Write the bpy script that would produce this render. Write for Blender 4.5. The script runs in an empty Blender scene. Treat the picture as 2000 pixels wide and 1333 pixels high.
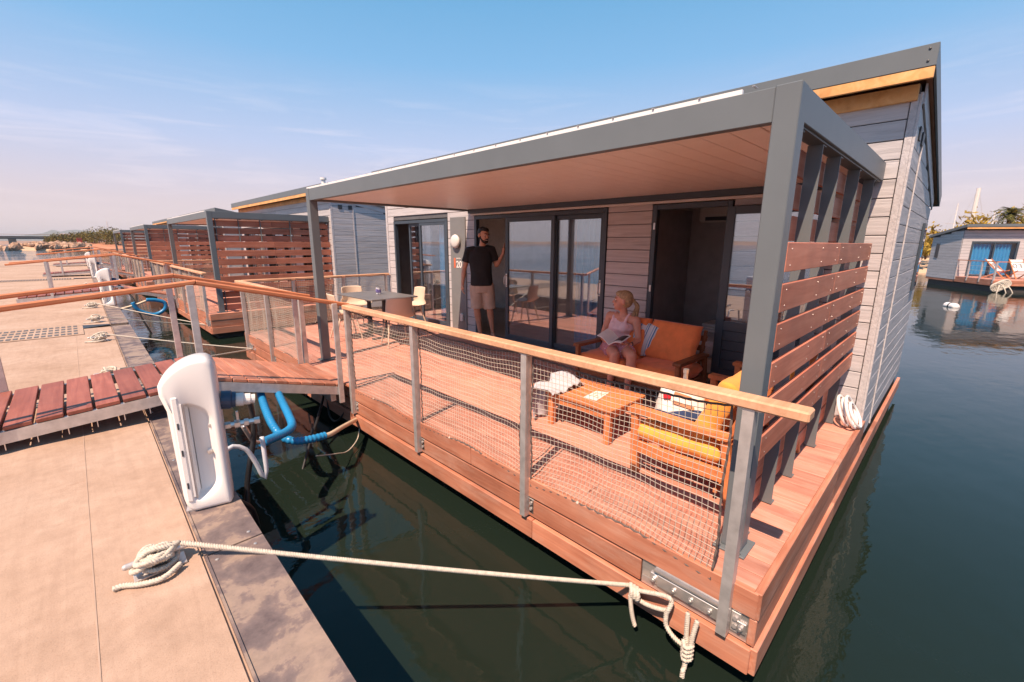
import bpy, math, random
import numpy as np
from mathutils import Vector, Matrix
rnd = random.Random(7)
S = bpy.context.scene
C = S.collection
rad = math.radians

# ------------------------------------------------------------------ camera, sky, sun, exposure
def make_camera():
    yaw, pitch, roll, h, f = rad(44.65), rad(12.53), rad(0.21), 1.635, 860.7
    fwd = Vector((math.sin(yaw)*math.cos(pitch), math.cos(yaw)*math.cos(pitch), -math.sin(pitch)))
    right = Vector((math.cos(yaw), -math.sin(yaw), 0))
    up = right.cross(fwd)
    r2 = math.cos(roll)*right + math.sin(roll)*up
    u2 = -math.sin(roll)*right + math.cos(roll)*up
    cd = bpy.data.cameras.new("camera"); co = bpy.data.objects.new("camera", cd); C.objects.link(co)
    m = Matrix((r2, u2, -fwd)).transposed().to_4x4(); m.translation = Vector((0, 0, h))
    co.matrix_world = m
    cd.sensor_width = 36; cd.lens = f/2000*36
    cd.clip_start = 0.05; cd.clip_end = 20000
    S.camera = co
make_camera()

SUN = Vector((-0.585, -0.152, 0.93)).normalized()       # towards the sun
EXPOSURE = 0.84
S.view_settings.view_transform = 'Standard'; S.view_settings.look = 'None'
S.view_settings.exposure = EXPOSURE; S.view_settings.gamma = 1
S.view_settings.use_curve_mapping = False
S.cycles.use_denoising = True
S.cycles.max_bounces = 10; S.cycles.transparent_max_bounces = 16
S.cycles.caustics_reflective = False; S.cycles.caustics_refractive = False
S.cycles.sample_clamp_indirect = 6

def make_world():
    w = bpy.data.worlds.new("World"); S.world = w; w.use_nodes = True
    nt = w.node_tree; N = nt.nodes; Lk = nt.links
    bg = N['Background']
    sky = N.new('ShaderNodeTexSky'); sky.sky_type = 'NISHITA'; sky.sun_disc = False
    sky.sun_elevation = math.asin(SUN.z); sky.sun_rotation = math.atan2(SUN.x, SUN.y)
    sky.air_density = 1.0; sky.dust_density = 0.6; sky.ozone_density = 2.0
    tc = N.new('ShaderNodeTexCoord'); sep = N.new('ShaderNodeSeparateXYZ'); Lk.new(tc.outputs['Generated'], sep.inputs[0])
    ramp = N.new('ShaderNodeValToRGB'); Lk.new(sep.outputs['Z'], ramp.inputs[0])
    e = ramp.color_ramp.elements
    e[0].position = 0.0; e[0].color = (0.93, 0.93, 0.93, 1)
    e[1].position = 0.62; e[1].color = (0.92, 0.92, 0.92, 1)
    for p, v in ((0.06, .93), (0.16, .93), (0.32, .92)):
        x = e.new(p); x.color = (v, v, v, 1)
    air = N.new('ShaderNodeValToRGB'); Lk.new(sep.outputs['Z'], air.inputs[0])
    a = air.color_ramp.elements
    a[0].position = 0.0; a[0].color = (.66, .52, .52, 1)
    a[1].position = 0.7; a[1].color = (.045, .215, .40, 1)
    for p, c in ((0.07, (.60, .495, .53)), (0.18, (.41, .475, .66)), (0.33, (.18, .385, .63)), (.5, (.085, .30, .53))):
        x = a.new(p); x.color = (*c, 1)
    sc = N.new('ShaderNodeVectorMath'); sc.operation = 'SCALE'; sc.inputs['Scale'].default_value = 6.9
    Lk.new(air.outputs[0], sc.inputs[0])
    mx = N.new('ShaderNodeMix'); mx.data_type = 'RGBA'
    Lk.new(ramp.outputs[0], mx.inputs['Factor']); Lk.new(sky.outputs[0], mx.inputs['A']); Lk.new(sc.outputs[0], mx.inputs['B'])
    # thin cirrus low over the water
    mp = N.new('ShaderNodeMapping'); mp.inputs['Scale'].default_value = (2.2, 2.2, 22); Lk.new(tc.outputs['Generated'], mp.inputs[0])
    mp.inputs['Rotation'].default_value = (0.05, -0.03, 0)
    ns = N.new('ShaderNodeTexNoise'); ns.inputs['Scale'].default_value = 1.6; ns.inputs['Detail'].default_value = 7; ns.inputs['Roughness'].default_value = .62
    ns.inputs['Distortion'].default_value = .6
    Lk.new(mp.outputs[0], ns.inputs['Vector'])
    cr = N.new('ShaderNodeMapRange'); cr.inputs['From Min'].default_value = .5; cr.inputs['From Max'].default_value = .78; cr.inputs['To Max'].default_value = .36
    Lk.new(ns.outputs[0], cr.inputs[0])
    band = N.new('ShaderNodeValToRGB'); Lk.new(sep.outputs['Z'], band.inputs[0])
    b = band.color_ramp.elements; b[0].position = .02; b[0].color = (0, 0, 0, 1); b[1].position = .32; b[1].color = (0, 0, 0, 1)
    x = b.new(.1); x.color = (1, 1, 1, 1); x = b.new(.2); x.color = (.75, .75, .75, 1)
    ml = N.new('ShaderNodeMath'); ml.operation = 'MULTIPLY'; Lk.new(cr.outputs[0], ml.inputs[0]); Lk.new(band.outputs[0], ml.inputs[1])
    m2 = N.new('ShaderNodeMix'); m2.data_type = 'RGBA'
    Lk.new(ml.outputs[0], m2.inputs['Factor']); Lk.new(mx.outputs['Result'], m2.inputs['A']); m2.inputs['B'].default_value = (6.4, 5.5, 5.5, 1)
    Lk.new(m2.outputs['Result'], bg.inputs['Color']); bg.inputs['Strength'].default_value = 0.11
make_world()
sd = bpy.data.lights.new("sun", 'SUN'); sd.energy = 4.3; sd.angle = rad(0.5); sd.color = (1.0, .74, .55)
so = bpy.data.objects.new("sun", sd); C.objects.link(so); so.rotation_euler = SUN.to_track_quat('Z', 'Y').to_euler(); so.location = (-10, -5, 30)

# ------------------------------------------------------------------ helpers
W = {None: Vector((0, 0, 0))}
def new(name, mesh, parent=None, loc=(0, 0, 0), rot=None):
    o = bpy.data.objects.new(name, mesh); C.objects.link(o)
    loc = Vector(loc); o.parent = parent; o.location = loc - W[parent]; W[o] = loc
    if rot: o.rotation_euler = rot
    return o
def tag(o, label=None, cat=None, group=None, kind=None):
    if label: o['label'] = label
    if cat: o['category'] = cat
    if group: o['group'] = group
    if kind: o['kind'] = kind
    return o
def thing(name, label, cat, loc=(0, 0, 0), group=None):
    return tag(new(name, None, None, loc), label, cat, group)
KIDS = None
def local(name, label, cat, group=None):
    o = thing(name, label, cat, (0, 0, 0), group); return o
def place(o, loc, rz=0):
    o.location = loc; o.rotation_euler = (0, 0, rz); return o
def kids(o):
    global KIDS
    if KIDS is None:
        KIDS = {}
        for q in C.objects:
            if q.parent: KIDS.setdefault(q.parent.name, []).append(q)
    return KIDS.get(o.name, [])
def copy_tree(o, parent=None, skip=()):
    c = o.copy(); C.objects.link(c); c.parent = parent; W[c] = W.get(o, Vector((0, 0, 0)))
    for ch in kids(o):
        if ch.name.split('.')[0] not in skip: copy_tree(ch, c, skip)
    return c

def basis(d):
    d = Vector(d).normalized(); a = Vector((0, 0, 1)) if abs(d.z) < .9 else Vector((1, 0, 0))
    u = d.cross(a).normalized(); return u, u.cross(d).normalized(), d
def spline(pts, step=.03, closed=False):
    P = [Vector(p) for p in pts]; out = []; n = len(P)
    for i in range(n if closed else n-1):
        g = (lambda k: P[k % n]) if closed else (lambda k: P[min(max(k, 0), n-1)])
        p0, p1, p2, p3 = g(i-1), g(i), g(i+1), g(i+2)
        m = max(1, int((p2-p1).length/step))
        for k in range(m):
            t = k/m
            out.append(.5*((2*p1)+(p2-p0)*t+(2*p0-5*p1+4*p2-p3)*t*t+(3*p1-p0-3*p2+p3)*t**3))
    if not closed: out.append(P[-1])
    return out
def chaikin(poly, n=3):
    P = [Vector(p) for p in poly]
    for _ in range(n):
        Q = []
        for i in range(len(P)):
            a, b = P[i], P[(i+1) % len(P)]
            Q += [a*.75+b*.25, a*.25+b*.75]
        P = Q
    return P
def round_poly(poly, r, n=4):
    P = [Vector((p[0], p[1])) for p in poly]; out = []
    for i in range(len(P)):
        a, b, c = P[i-1], P[i], P[(i+1) % len(P)]
        q = min(r, (a-b).length*.45, (c-b).length*.45)
        s, e = b+(a-b).normalized()*q, b+(c-b).normalized()*q
        for k in range(n+1):
            t = k/n; out.append(s*(1-t)**2+b*2*t*(1-t)+e*t*t)
    return out

class MB:
    def __init__(s): s.v = []; s.f = []
    def add(s, vs, fs):
        b = len(s.v); s.v += [tuple(v) for v in vs]; s.f += [tuple(b+i for i in f) for f in fs]; return s
    def box(s, a, b, ch=0):
        (x0, y0, z0), (x1, y1, z1) = a, b
        x0, x1 = min(x0, x1), max(x0, x1); y0, y1 = min(y0, y1), max(y0, y1); z0, z1 = min(z0, z1), max(z0, z1)
        return s.obox(((x0+x1)/2, (y0+y1)/2, (z0+z1)/2), (x1-x0, y1-y0, z1-z0), None, ch)
    def obox(s, c, d, M=None, ch=0):
        hx, hy, hz = d[0]/2, d[1]/2, d[2]/2; c = Vector(c)
        if ch <= 0:
            V = [(-hx, -hy, -hz), (hx, -hy, -hz), (hx, hy, -hz), (-hx, hy, -hz), (-hx, -hy, hz), (hx, -hy, hz), (hx, hy, hz), (-hx, hy, hz)]
            F = [(3, 2, 1, 0), (4, 5, 6, 7), (0, 1, 5, 4), (1, 2, 6, 5), (2, 3, 7, 6), (3, 0, 4, 7)]
        else:
            k = min(ch, hx*.49, hy*.49, hz*.49); V = []; idx = {}
            for sx in (-1, 1):
                for sy in (-1, 1):
                    for sz in (-1, 1):
                        for ax in range(3):
                            p = [sx*(hx-k), sy*(hy-k), sz*(hz-k)]; p[ax] = (sx*hx, sy*hy, sz*hz)[ax]
                            idx[(sx, sy, sz, ax)] = len(V); V.append(tuple(p))
            F = []
            for ax in range(3):
                for sg in (-1, 1):
                    o = [i for i in range(3) if i != ax]; q = []
                    for a, b in ((-1, -1), (1, -1), (1, 1), (-1, 1)):
                        t = [0, 0, 0]; t[ax] = sg; t[o[0]] = a; t[o[1]] = b; q.append(idx[(*t, ax)])
                    F.append(q)
            for ax in range(3):
                o = [i for i in range(3) if i != ax]
                for a in (-1, 1):
                    for b in (-1, 1):
                        q = []
                        for sg, fa in ((-1, o[0]), (1, o[0]), (1, o[1]), (-1, o[1])):
                            t = [0, 0, 0]; t[ax] = sg; t[o[0]] = a; t[o[1]] = b; q.append(idx[(*t, fa)])
                        F.append(q)
            for sx in (-1, 1):
                for sy in (-1, 1):
                    for sz in (-1, 1): F.append([idx[(sx, sy, sz, a)] for a in range(3)])
            G = []
            for f in F:
                p = [Vector(V[i]) for i in f]; n = (p[1]-p[0]).cross(p[2]-p[0]); cc = sum(p, Vector())/len(p)
                G.append(f if n.dot(cc) > 0 else f[::-1])
            F = G
        V = [Vector(p) for p in V]
        if M is not None: V = [M @ p for p in V]
        return s.add([p+c for p in V], F)
    def bar(s, p, q, w, h, ch=0, up=(0, 0, 1)):
        """bar from p to q, w wide sideways, h along up"""
        p, q = Vector(p), Vector(q); d = (q-p); L = d.length; d.normalize()
        side = d.cross(Vector(up)).normalized(); u = side.cross(d).normalized()
        M = Matrix((d, side, u)).transposed()
        return s.obox((p+q)/2, (L, w, h), M, ch)
    def tube(s, pts, r, n=8, cap=True, closed=False):
        P = [Vector(p) for p in pts]; m = len(P); rr = r if callable(r) else (lambda i, a: r[i] if isinstance(r, (list, tuple)) else r)
        V = []; u = None
        for i in range(m):
            if closed: d = P[(i+1) % m]-P[i-1]
            else: d = P[min(i+1, m-1)]-P[max(i-1, 0)]
            if d.length < 1e-9: d = Vector((0, 0, 1))
            d.normalize()
            if u is None: u, _, _ = basis(d)
            u = (u-d*u.dot(d))
            u = u.normalized() if u.length > 1e-6 else basis(d)[0]
            w = d.cross(u)
            for k in range(n):
                a = 2*math.pi*k/n; V.append(P[i]+(u*math.cos(a)+w*math.sin(a))*rr(i, a))
        F = []
        for i in range(m if closed else m-1):
            j = (i+1) % m
            for k in range(n):
                k2 = (k+1) % n; F.append((i*n+k, i*n+k2, j*n+k2, j*n+k))
        if cap and not closed:
            F.append(tuple(range(n))[::-1]); F.append(tuple((m-1)*n+k for k in range(n)))
        return s.add(V, F)
    def rope(s, pts, r, n=10, twist=1.0):
        n = 18
        st = .26*r
        P = [Vector(p) for p in pts]; Q = [P[0]]; acc = 0
        for a, b in zip(P, P[1:]):
            L = (b-a).length; t = st-acc
            while t <= L: Q.append(a+(b-a)*(t/L)); t += st
            acc = L-(t-st)
        k = st/(2.9*r)*2*math.pi*twist
        return s.tube(Q, lambda i, a: r*(.62+.46*abs(math.cos(1.5*(a-k*i)))), n)
    def lathe(s, prof, n=20, c=(0, 0, 0), M=None):
        V = []; F = []; m = len(prof); c = Vector(c)
        for (r, z) in prof:
            for k in range(n):
                a = 2*math.pi*k/n; p = Vector((r*math.cos(a), r*math.sin(a), z)); V.append((M @ p if M is not None else p)+c)
        for i in range(m-1):
            for k in range(n):
                k2 = (k+1) % n; F.append((i*n+k, i*n+k2, (i+1)*n+k2, (i+1)*n+k))
        F.append(tuple(range(n))[::-1]); F.append(tuple((m-1)*n+k for k in range(n)))
        return s.add(V, F)
    def ball(s, c, r, n=12, m=8, M=None):
        r = Vector((r, r, r)) if not hasattr(r, '__len__') else Vector(r); c = Vector(c)
        V = [Vector((0, 0, -r.z))]; F = []
        for i in range(1, m):
            t = math.pi*i/m-math.pi/2
            for k in range(n):
                a = 2*math.pi*k/n; V.append(Vector((r.x*math.cos(t)*math.cos(a), r.y*math.cos(t)*math.sin(a), r.z*math.sin(t))))
        V.append(Vector((0, 0, r.z))); top = len(V)-1
        for k in range(n):
            k2 = (k+1) % n; F.append((0, 1+k2, 1+k))
            for i in range(m-2): F.append((1+i*n+k, 1+i*n+k2, 1+(i+1)*n+k2, 1+(i+1)*n+k))
            F.append((1+(m-2)*n+k, 1+(m-2)*n+k2, top))
        if M is not None: V = [M @ p for p in V]
        return s.add([p+c for p in V], F)
    def cap(s, a, b, r1, r2, n=14):
        """round cone"""
        a, b = Vector(a), Vector(b); d = b-a; L = max(d.length, 1e-6); u, w, d = basis(d); V = []; rings = []
        for i in range(1, 6): t = -math.pi/2+i*math.pi/2/5; rings.append((math.sin(t)*r1, math.cos(t)*r1))
        for i in range(0, 5): t = i*math.pi/2/5; rings.append((L+math.sin(t)*r2, math.cos(t)*r2))
        for z, r in rings:
            for k in range(n):
                q = 2*math.pi*k/n; V.append(a+d*z+(u*math.cos(q)+w*math.sin(q))*r)
        F = []; m = len(rings)
        for i in range(m-1):
            for k in range(n):
                k2 = (k+1) % n; F.append((i*n+k, i*n+k2, (i+1)*n+k2, (i+1)*n+k))
        V.append(a-d*r1); V.append(b+d*r2); p, q = len(V)-2, len(V)-1
        for k in range(n):
            k2 = (k+1) % n; F.append((p, k2, k)); F.append((q, (m-1)*n+k, (m-1)*n+k2))
        return s.add(V, F)
    def chain(s, pts):
        for (a, r1), (b, r2) in zip(pts, pts[1:]): s.cap(a, b, r1, r2)
        return s
    def prism(s, poly, a, b, axis='y'):
        n = len(poly); mk = {'y': lambda p, t: (p[0], t, p[1]), 'x': lambda p, t: (t, p[0], p[1]), 'z': lambda p, t: (p[0], p[1], t)}[axis]
        V = [mk(p, a) for p in poly]+[mk(p, b) for p in poly]
        F = [tuple(range(n)), tuple(range(2*n-1, n-1, -1))]+[(i, n+i, n+(i+1) % n, (i+1) % n) for i in range(n)]
        return s.add(V, F)
    def loft(s, rings, closed=True, caps=(True, True)):
        n = len(rings[0]); V = [p for r in rings for p in r]; F = []
        for i in range(len(rings)-1):
            for k in range(n if closed else n-1):
                k2 = (k+1) % n; F.append((i*n+k, i*n+k2, (i+1)*n+k2, (i+1)*n+k))
        if caps[0]: F.append(tuple(range(n))[::-1])
        if caps[1]: F.append(tuple((len(rings)-1)*n+k for k in range(n)))
        return s.add(V, F)
    def sheet(s, fn, nu, nv, th=0):
        """grid surface fn(u,v) -> point, with thickness"""
        P = [[Vector(fn(i/nu, j/nv)) for j in range(nv+1)] for i in range(nu+1)]
        if th == 0:
            return s.add([p for r in P for p in r], [(i*(nv+1)+j, (i+1)*(nv+1)+j, (i+1)*(nv+1)+j+1, i*(nv+1)+j+1) for i in range(nu) for j in range(nv)])
        T = []; B = []
        for i in range(nu+1):
            for j in range(nv+1):
                du = P[min(i+1, nu)][j]-P[max(i-1, 0)][j]; dv = P[i][min(j+1, nv)]-P[i][max(j-1, 0)]
                n = du.cross(dv); n = n.normalized() if n.length > 1e-12 else Vector((0, 0, 1))
                T.append(P[i][j]+n*th/2); B.append(P[i][j]-n*th/2)
        K = (nu+1)*(nv+1); ix = lambda i, j: i*(nv+1)+j; F = []
        for i in range(nu):
            for j in range(nv):
                q = (ix(i, j), ix(i+1, j), ix(i+1, j+1), ix(i, j+1)); F.append(q); F.append(tuple(K+t for t in q[::-1]))
        for i in range(nu):
            F.append((ix(i, 0), K+ix(i, 0), K+ix(i+1, 0), ix(i+1, 0))); F.append((ix(i+1, nv), K+ix(i+1, nv), K+ix(i, nv), ix(i, nv)))
        for j in range(nv):
            F.append((ix(0, j+1), K+ix(0, j+1), K+ix(0, j), ix(0, j))); F.append((ix(nu, j), K+ix(nu, j), K+ix(nu, j+1), ix(nu, j+1)))
        return s.add(T+B, F)
    def mesh(s, name, mat, loc=(0, 0, 0), smooth=False, fix=False):
        l = Vector(loc); m = bpy.data.meshes.new(name); m.from_pydata([(v[0]-l.x, v[1]-l.y, v[2]-l.z) for v in s.v], [], s.f)
        mats = mat if isinstance(mat, (list, tuple)) else [mat]
        for q in mats: m.materials.append(q)
        if fix:
            import bmesh
            b = bmesh.new(); b.from_mesh(m); bmesh.ops.recalc_face_normals(b, faces=b.faces); b.to_mesh(m); b.free()
        if smooth: m.polygons.foreach_set('use_smooth', [True]*len(m.polygons))
        m.update(); return m
    def build(s, name, mat, parent=None, loc=None, smooth=False, fix=False):
        if loc is None: loc = W[parent] if parent is not None else s.center()
        return new(name, s.mesh(name, mat, loc, smooth, fix), parent, loc)
    def center(s):
        a = np.array(s.v); lo, hi = a.min(0), a.max(0); return ((lo[0]+hi[0])/2, (lo[1]+hi[1])/2, lo[2])
def remeshed(mb, name, mat, voxel, smooth=4, parent=None, loc=(0, 0, 0)):
    """one continuous skin over overlapping round shapes"""
    o = bpy.data.objects.new("tmp", mb.mesh("tmp", mat)); C.objects.link(o)
    r = o.modifiers.new("r", 'REMESH'); r.mode = 'VOXEL'; r.voxel_size = voxel; r.adaptivity = 0
    if smooth: q = o.modifiers.new("s", 'SMOOTH'); q.iterations = smooth; q.factor = .5
    dg = bpy.context.evaluated_depsgraph_get(); me = bpy.data.meshes.new_from_object(o.evaluated_get(dg))
    bpy.data.objects.remove(o); me.name = name; me.materials.clear(); me.materials.append(mat)
    me.polygons.foreach_set('use_smooth', [True]*len(me.polygons))
    if tuple(loc) != (0, 0, 0): me.transform(Matrix.Translation(-Vector(loc)))
    return new(name, me, parent, loc)
PLANKS = {}
def plank(name, L, w, t, loc, mat, parent, rz=0, ch=.003, rot=None):
    """board with its length along its own X; meshes shared between alike boards"""
    k = (round(L, 3), round(w, 4), round(t, 4), mat.name, ch)
    if k not in PLANKS: PLANKS[k] = MB().obox((0, 0, 0), (L, w, t), None, ch).mesh(name, mat)
    return new(name, PLANKS[k], parent, loc, rot or (0, 0, rz))

# ------------------------------------------------------------------ materials
def nodes(name):
    m = bpy.data.materials.new(name); m.use_nodes = True; nt = m.node_tree
    return m, nt.nodes, nt.links, nt.nodes['Principled BSDF']
def setp(b, **k):
    for n, v in k.items():
        n = {'rough': 'Roughness', 'metal': 'Metallic', 'col': 'Base Color', 'ior': 'IOR', 'coat': 'Coat Weight', 'spec': 'Specular IOR Level', 'sss': 'Subsurface Weight', 'sheen': 'Sheen Weight'}[n]
        b.inputs[n].default_value = (*v, 1) if isinstance(v, tuple) else v
def coords(N, L, scale, rand=True):
    tc = N.new('ShaderNodeTexCoord'); mp = N.new('ShaderNodeMapping'); mp.inputs['Scale'].default_value = scale
    if rand:
        oi = N.new('ShaderNodeObjectInfo'); mu = N.new('ShaderNodeMath'); mu.operation = 'MULTIPLY'; mu.inputs[1].default_value = 37
        L.new(oi.outputs['Random'], mu.inputs[0]); ad = N.new('ShaderNodeVectorMath'); ad.operation = 'ADD'
        L.new(tc.outputs['Object'], ad.inputs[0]); L.new(mu.outputs[0], ad.inputs[1]); L.new(ad.outputs[0], mp.inputs[0])
        return mp.outputs[0], oi
    L.new(tc.outputs['Object'], mp.inputs[0]); return mp.outputs[0], None
def noise(N, L, vec, scale, detail=4, rough=.55, dist=0):
    n = N.new('ShaderNodeTexNoise'); n.inputs['Scale'].default_value = scale; n.inputs['Detail'].default_value = detail; n.inputs['Roughness'].default_value = rough; n.inputs['Distortion'].default_value = dist
    L.new(vec, n.inputs['Vector']); return n.outputs[0]
def ramp(N, L, fac, stops):
    r = N.new('ShaderNodeValToRGB'); L.new(fac, r.inputs[0]); e = r.color_ramp.elements
    e[0].position = stops[0][0]; e[0].color = (*stops[0][1], 1); e[1].position = stops[-1][0]; e[1].color = (*stops[-1][1], 1)
    for p, c in stops[1:-1]: x = e.new(p); x.color = (*c, 1)
    return r.outputs[0]
def bump(N, L, b, h, strength, dist=.01):
    n = N.new('ShaderNodeBump'); n.inputs['Strength'].default_value = strength; n.inputs['Distance'].default_value = dist
    L.new(h, n.inputs['Height']); L.new(n.outputs[0], b.inputs['Normal'])
def mixc(N, L, a, b, fac, mode='MIX'):
    m = N.new('ShaderNodeMix'); m.data_type = 'RGBA'; m.blend_type = mode
    for s, v in (('Factor', fac), ('A', a), ('B', b)):
        if isinstance(v, (int, float)): m.inputs[s].default_value = v
        elif isinstance(v, tuple): m.inputs[s].default_value = (*v, 1)
        else: L.new(v, m.inputs[s])
    return m.outputs['Result']
def wood(name, dark, mid, light, rough=.55, grain=(1.2, 26, 26), var=.35, bmp=.25, grey=0):
    m, N, L, b = nodes(name); v, oi = coords(N, L, grain)
    n1 = noise(N, L, v, 1.0, 6, .6, .8); col = ramp(N, L, n1, ((.25, dark), (.5, mid), (.75, light)))
    v2, _ = coords(N, L, (1.6, 2.5, 2.5)); n2 = noise(N, L, v2, 1.5, 3)
    col = mixc(N, L, col, ramp(N, L, n2, ((.3, (.72, .66, .64)), (.7, (1.12, 1.08, 1.05)))), .8, 'MULTIPLY')
    mr = N.new('ShaderNodeMapRange'); mr.inputs['To Min'].default_value = 1-var; mr.inputs['To Max'].default_value = 1+var*.7; L.new(oi.outputs['Random'], mr.inputs[0])
    col = mixc(N, L, col, mr.outputs[0], 1.0, 'MULTIPLY')
    if grey:                                              # sun-bleached, foot-worn patches
        v3, _ = coords(N, L, (1.1, 5, 5)); n3 = noise(N, L, v3, 2.2, 6, .7, .6)
        mg = N.new('ShaderNodeMapRange'); mg.inputs['From Min'].default_value = .48; mg.inputs['From Max'].default_value = .72; mg.inputs['To Max'].default_value = grey; L.new(n3, mg.inputs[0]); col = mixc(N, L, col, (.62, .44, .36), mg.outputs[0])
    L.new(col, b.inputs['Base Color']); setp(b, rough=rough, spec=.3); bump(N, L, b, n1, bmp, .004); return m
def plain(name, col, rough=.5, metal=0, var=.12, scale=6, bmp=0, bs=60, **k):
    m, N, L, b = nodes(name); v, _ = coords(N, L, (1, 1, 1), False)
    n = noise(N, L, v, scale, 5); a = tuple(c*(1-var) for c in col); d = tuple(min(1, c*(1+var)) for c in col)
    L.new(ramp(N, L, n, ((.3, a), (.7, d))), b.inputs['Base Color']); setp(b, rough=rough, metal=metal, **k)
    if bmp: bump(N, L, b, noise(N, L, v, bs, 3), bmp, .003)
    return m
M = {}
M['deck'] = wood('deck_wood', (.50, .22, .16), (.61, .29, .215), (.71, .375, .295), .6, var=.19, bmp=.35, grey=.5)
M['fascia'] = wood('fascia_wood', (.44, .165, .10), (.55, .23, .145), (.64, .31, .205), .45, var=.22, grey=.35)
M['slat'] = wood('slat_wood', (.47, .15, .09), (.59, .21, .13), (.66, .28, .185), .5, var=.25)
M['rail'] = wood('rail_wood', (.62, .34, .20), (.74, .43, .265), (.82, .52, .34), .5, (.9, 30, 30), var=.1)
M['gangrail'] = wood('gangway_rail_wood', (.56, .20, .095), (.67, .26, .13), (.74, .33, .18), .42, (.9, 30, 30), var=.1)
M['tread'] = wood('tread_wood', (.235, .075, .052), (.31, .105, .075), (.38, .145, .105), .5, var=.25)
M['pine'] = wood('pine_wood', (.74, .36, .13), (.85, .46, .18), (.90, .55, .26), .55, (.8, 14, 14), var=.08)
M['soffit'] = wood('soffit_wood', (.36, .17, .10), (.46, .23, .14), (.55, .30, .19), .6)
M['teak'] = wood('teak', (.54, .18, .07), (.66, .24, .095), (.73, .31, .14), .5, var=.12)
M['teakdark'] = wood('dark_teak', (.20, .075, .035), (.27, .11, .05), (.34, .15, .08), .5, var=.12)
def siding(name, base):
    m, N, L, b = nodes(name); v, oi = coords(N, L, (1.6, 30, 30)); n1 = noise(N, L, v, 1, 6, .65, .5)
    a = tuple(c*.78 for c in base); d = tuple(c*1.12 for c in base)
    mr = N.new('ShaderNodeMapRange'); mr.inputs['To Min'].default_value = .93; mr.inputs['To Max'].default_value = 1.05; L.new(oi.outputs['Random'], mr.inputs[0])
    L.new(mixc(N, L, ramp(N, L, n1, ((.3, a), (.5, base), (.7, d))), mr.outputs[0], 1.0, 'MULTIPLY'), b.inputs['Base Color']); setp(b, rough=.55, spec=.3); bump(N, L, b, n1, .8, .008); return m
M['siding'] = siding('grey_siding', (.55, .525, .54))
M['gap'] = plain('siding_joint', (.12, .12, .13), .8)
M['steel'] = plain('grey_powder_coat', (.145, .165, .18), .42, 0, .05, 3, .05, 400, spec=.45)
M['frame'] = plain('anthracite_frame', (.055, .075, .10), .38, 0, .06)
M['panel'] = plain('grey_panel', (.20, .205, .21), .5, 0, .05)
M['galv'] = plain('galvanised_steel', (.62, .585, .57), .42, .55, .16, 14, .1, 60)
M['alu'] = plain('aluminium', (.72, .68, .66), .33, .75, .12, 9)
M['white'] = plain('white_plastic', (.88, .85, .83), .34, 0, .02, 4)
M['offwhite'] = plain('off_white', (.72, .70, .68), .5, 0, .04)
M['black'] = plain('black_rubber', (.014, .015, .018), .45, 0, .2)
M['dark'] = plain('dark_metal', (.03, .035, .045), .45)
M['rope'] = plain('rope_fibre', (.58, .525, .45), .85, 0, .2, 60, .4, 300)
M['net'] = plain('net_cord', (.52, .45, .38), .8, 0, .15, 30)
M['netrope'] = plain('net_border_rope', (.13, .10, .09), .8, 0, .2, 40)
M['hose'] = plain('blue_hose', (.02, .23, .50), .32, 0, .08, 9)
M['hosebeige'] = plain('beige_pipe', (.62, .50, .36), .45)
M['orange'] = plain('orange_cushion', (.92, .25, .075), .85, 0, .1, 12, .35, 220, sheen=.25)
M['yellow'] = plain('ochre_cushion', (.88, .37, .06), .85, 0, .1, 12, .35, 220, sheen=.25)
M['ceil'] = plain('ceiling_louvre', (.90, .85, .84), .38, 0, .03)
M['roofing'] = plain('roof_membrane', (.12, .12, .13), .7)
M['interior'] = plain('interior_wall', (.72, .66, .63), .7)
M['interiordark'] = plain('interior_door', (.40, .37, .38), .55)
M['floor'] = plain('interior_floor', (.42, .33, .27), .5)
M['hull'] = plain('hull_dark', (.05, .045, .045), .7)
M['chair'] = plain('beige_chair', (.66, .52, .40), .45, 0, .03)
M['tabletop'] = plain('grey_tabletop', (.17, .16, .16), .4)
M['bed'] = plain('bed_linen', (.60, .62, .70), .8)
def curtain_mat():
    m, N, L, b = nodes('blue_curtain'); setp(b, col=(.10, .58, .93), rough=.8)
    t = N.new('ShaderNodeBsdfTranslucent'); t.inputs[0].default_value = (.10, .60, .95, 1); x = N.new('ShaderNodeMixShader'); x.inputs[0].default_value = .35
    L.new(b.outputs[0], x.inputs[1]); L.new(t.outputs[0], x.inputs[2]); L.new(x.outputs[0], N['Material Output'].inputs[0]); return m
M['curtain'] = curtain_mat()
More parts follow.
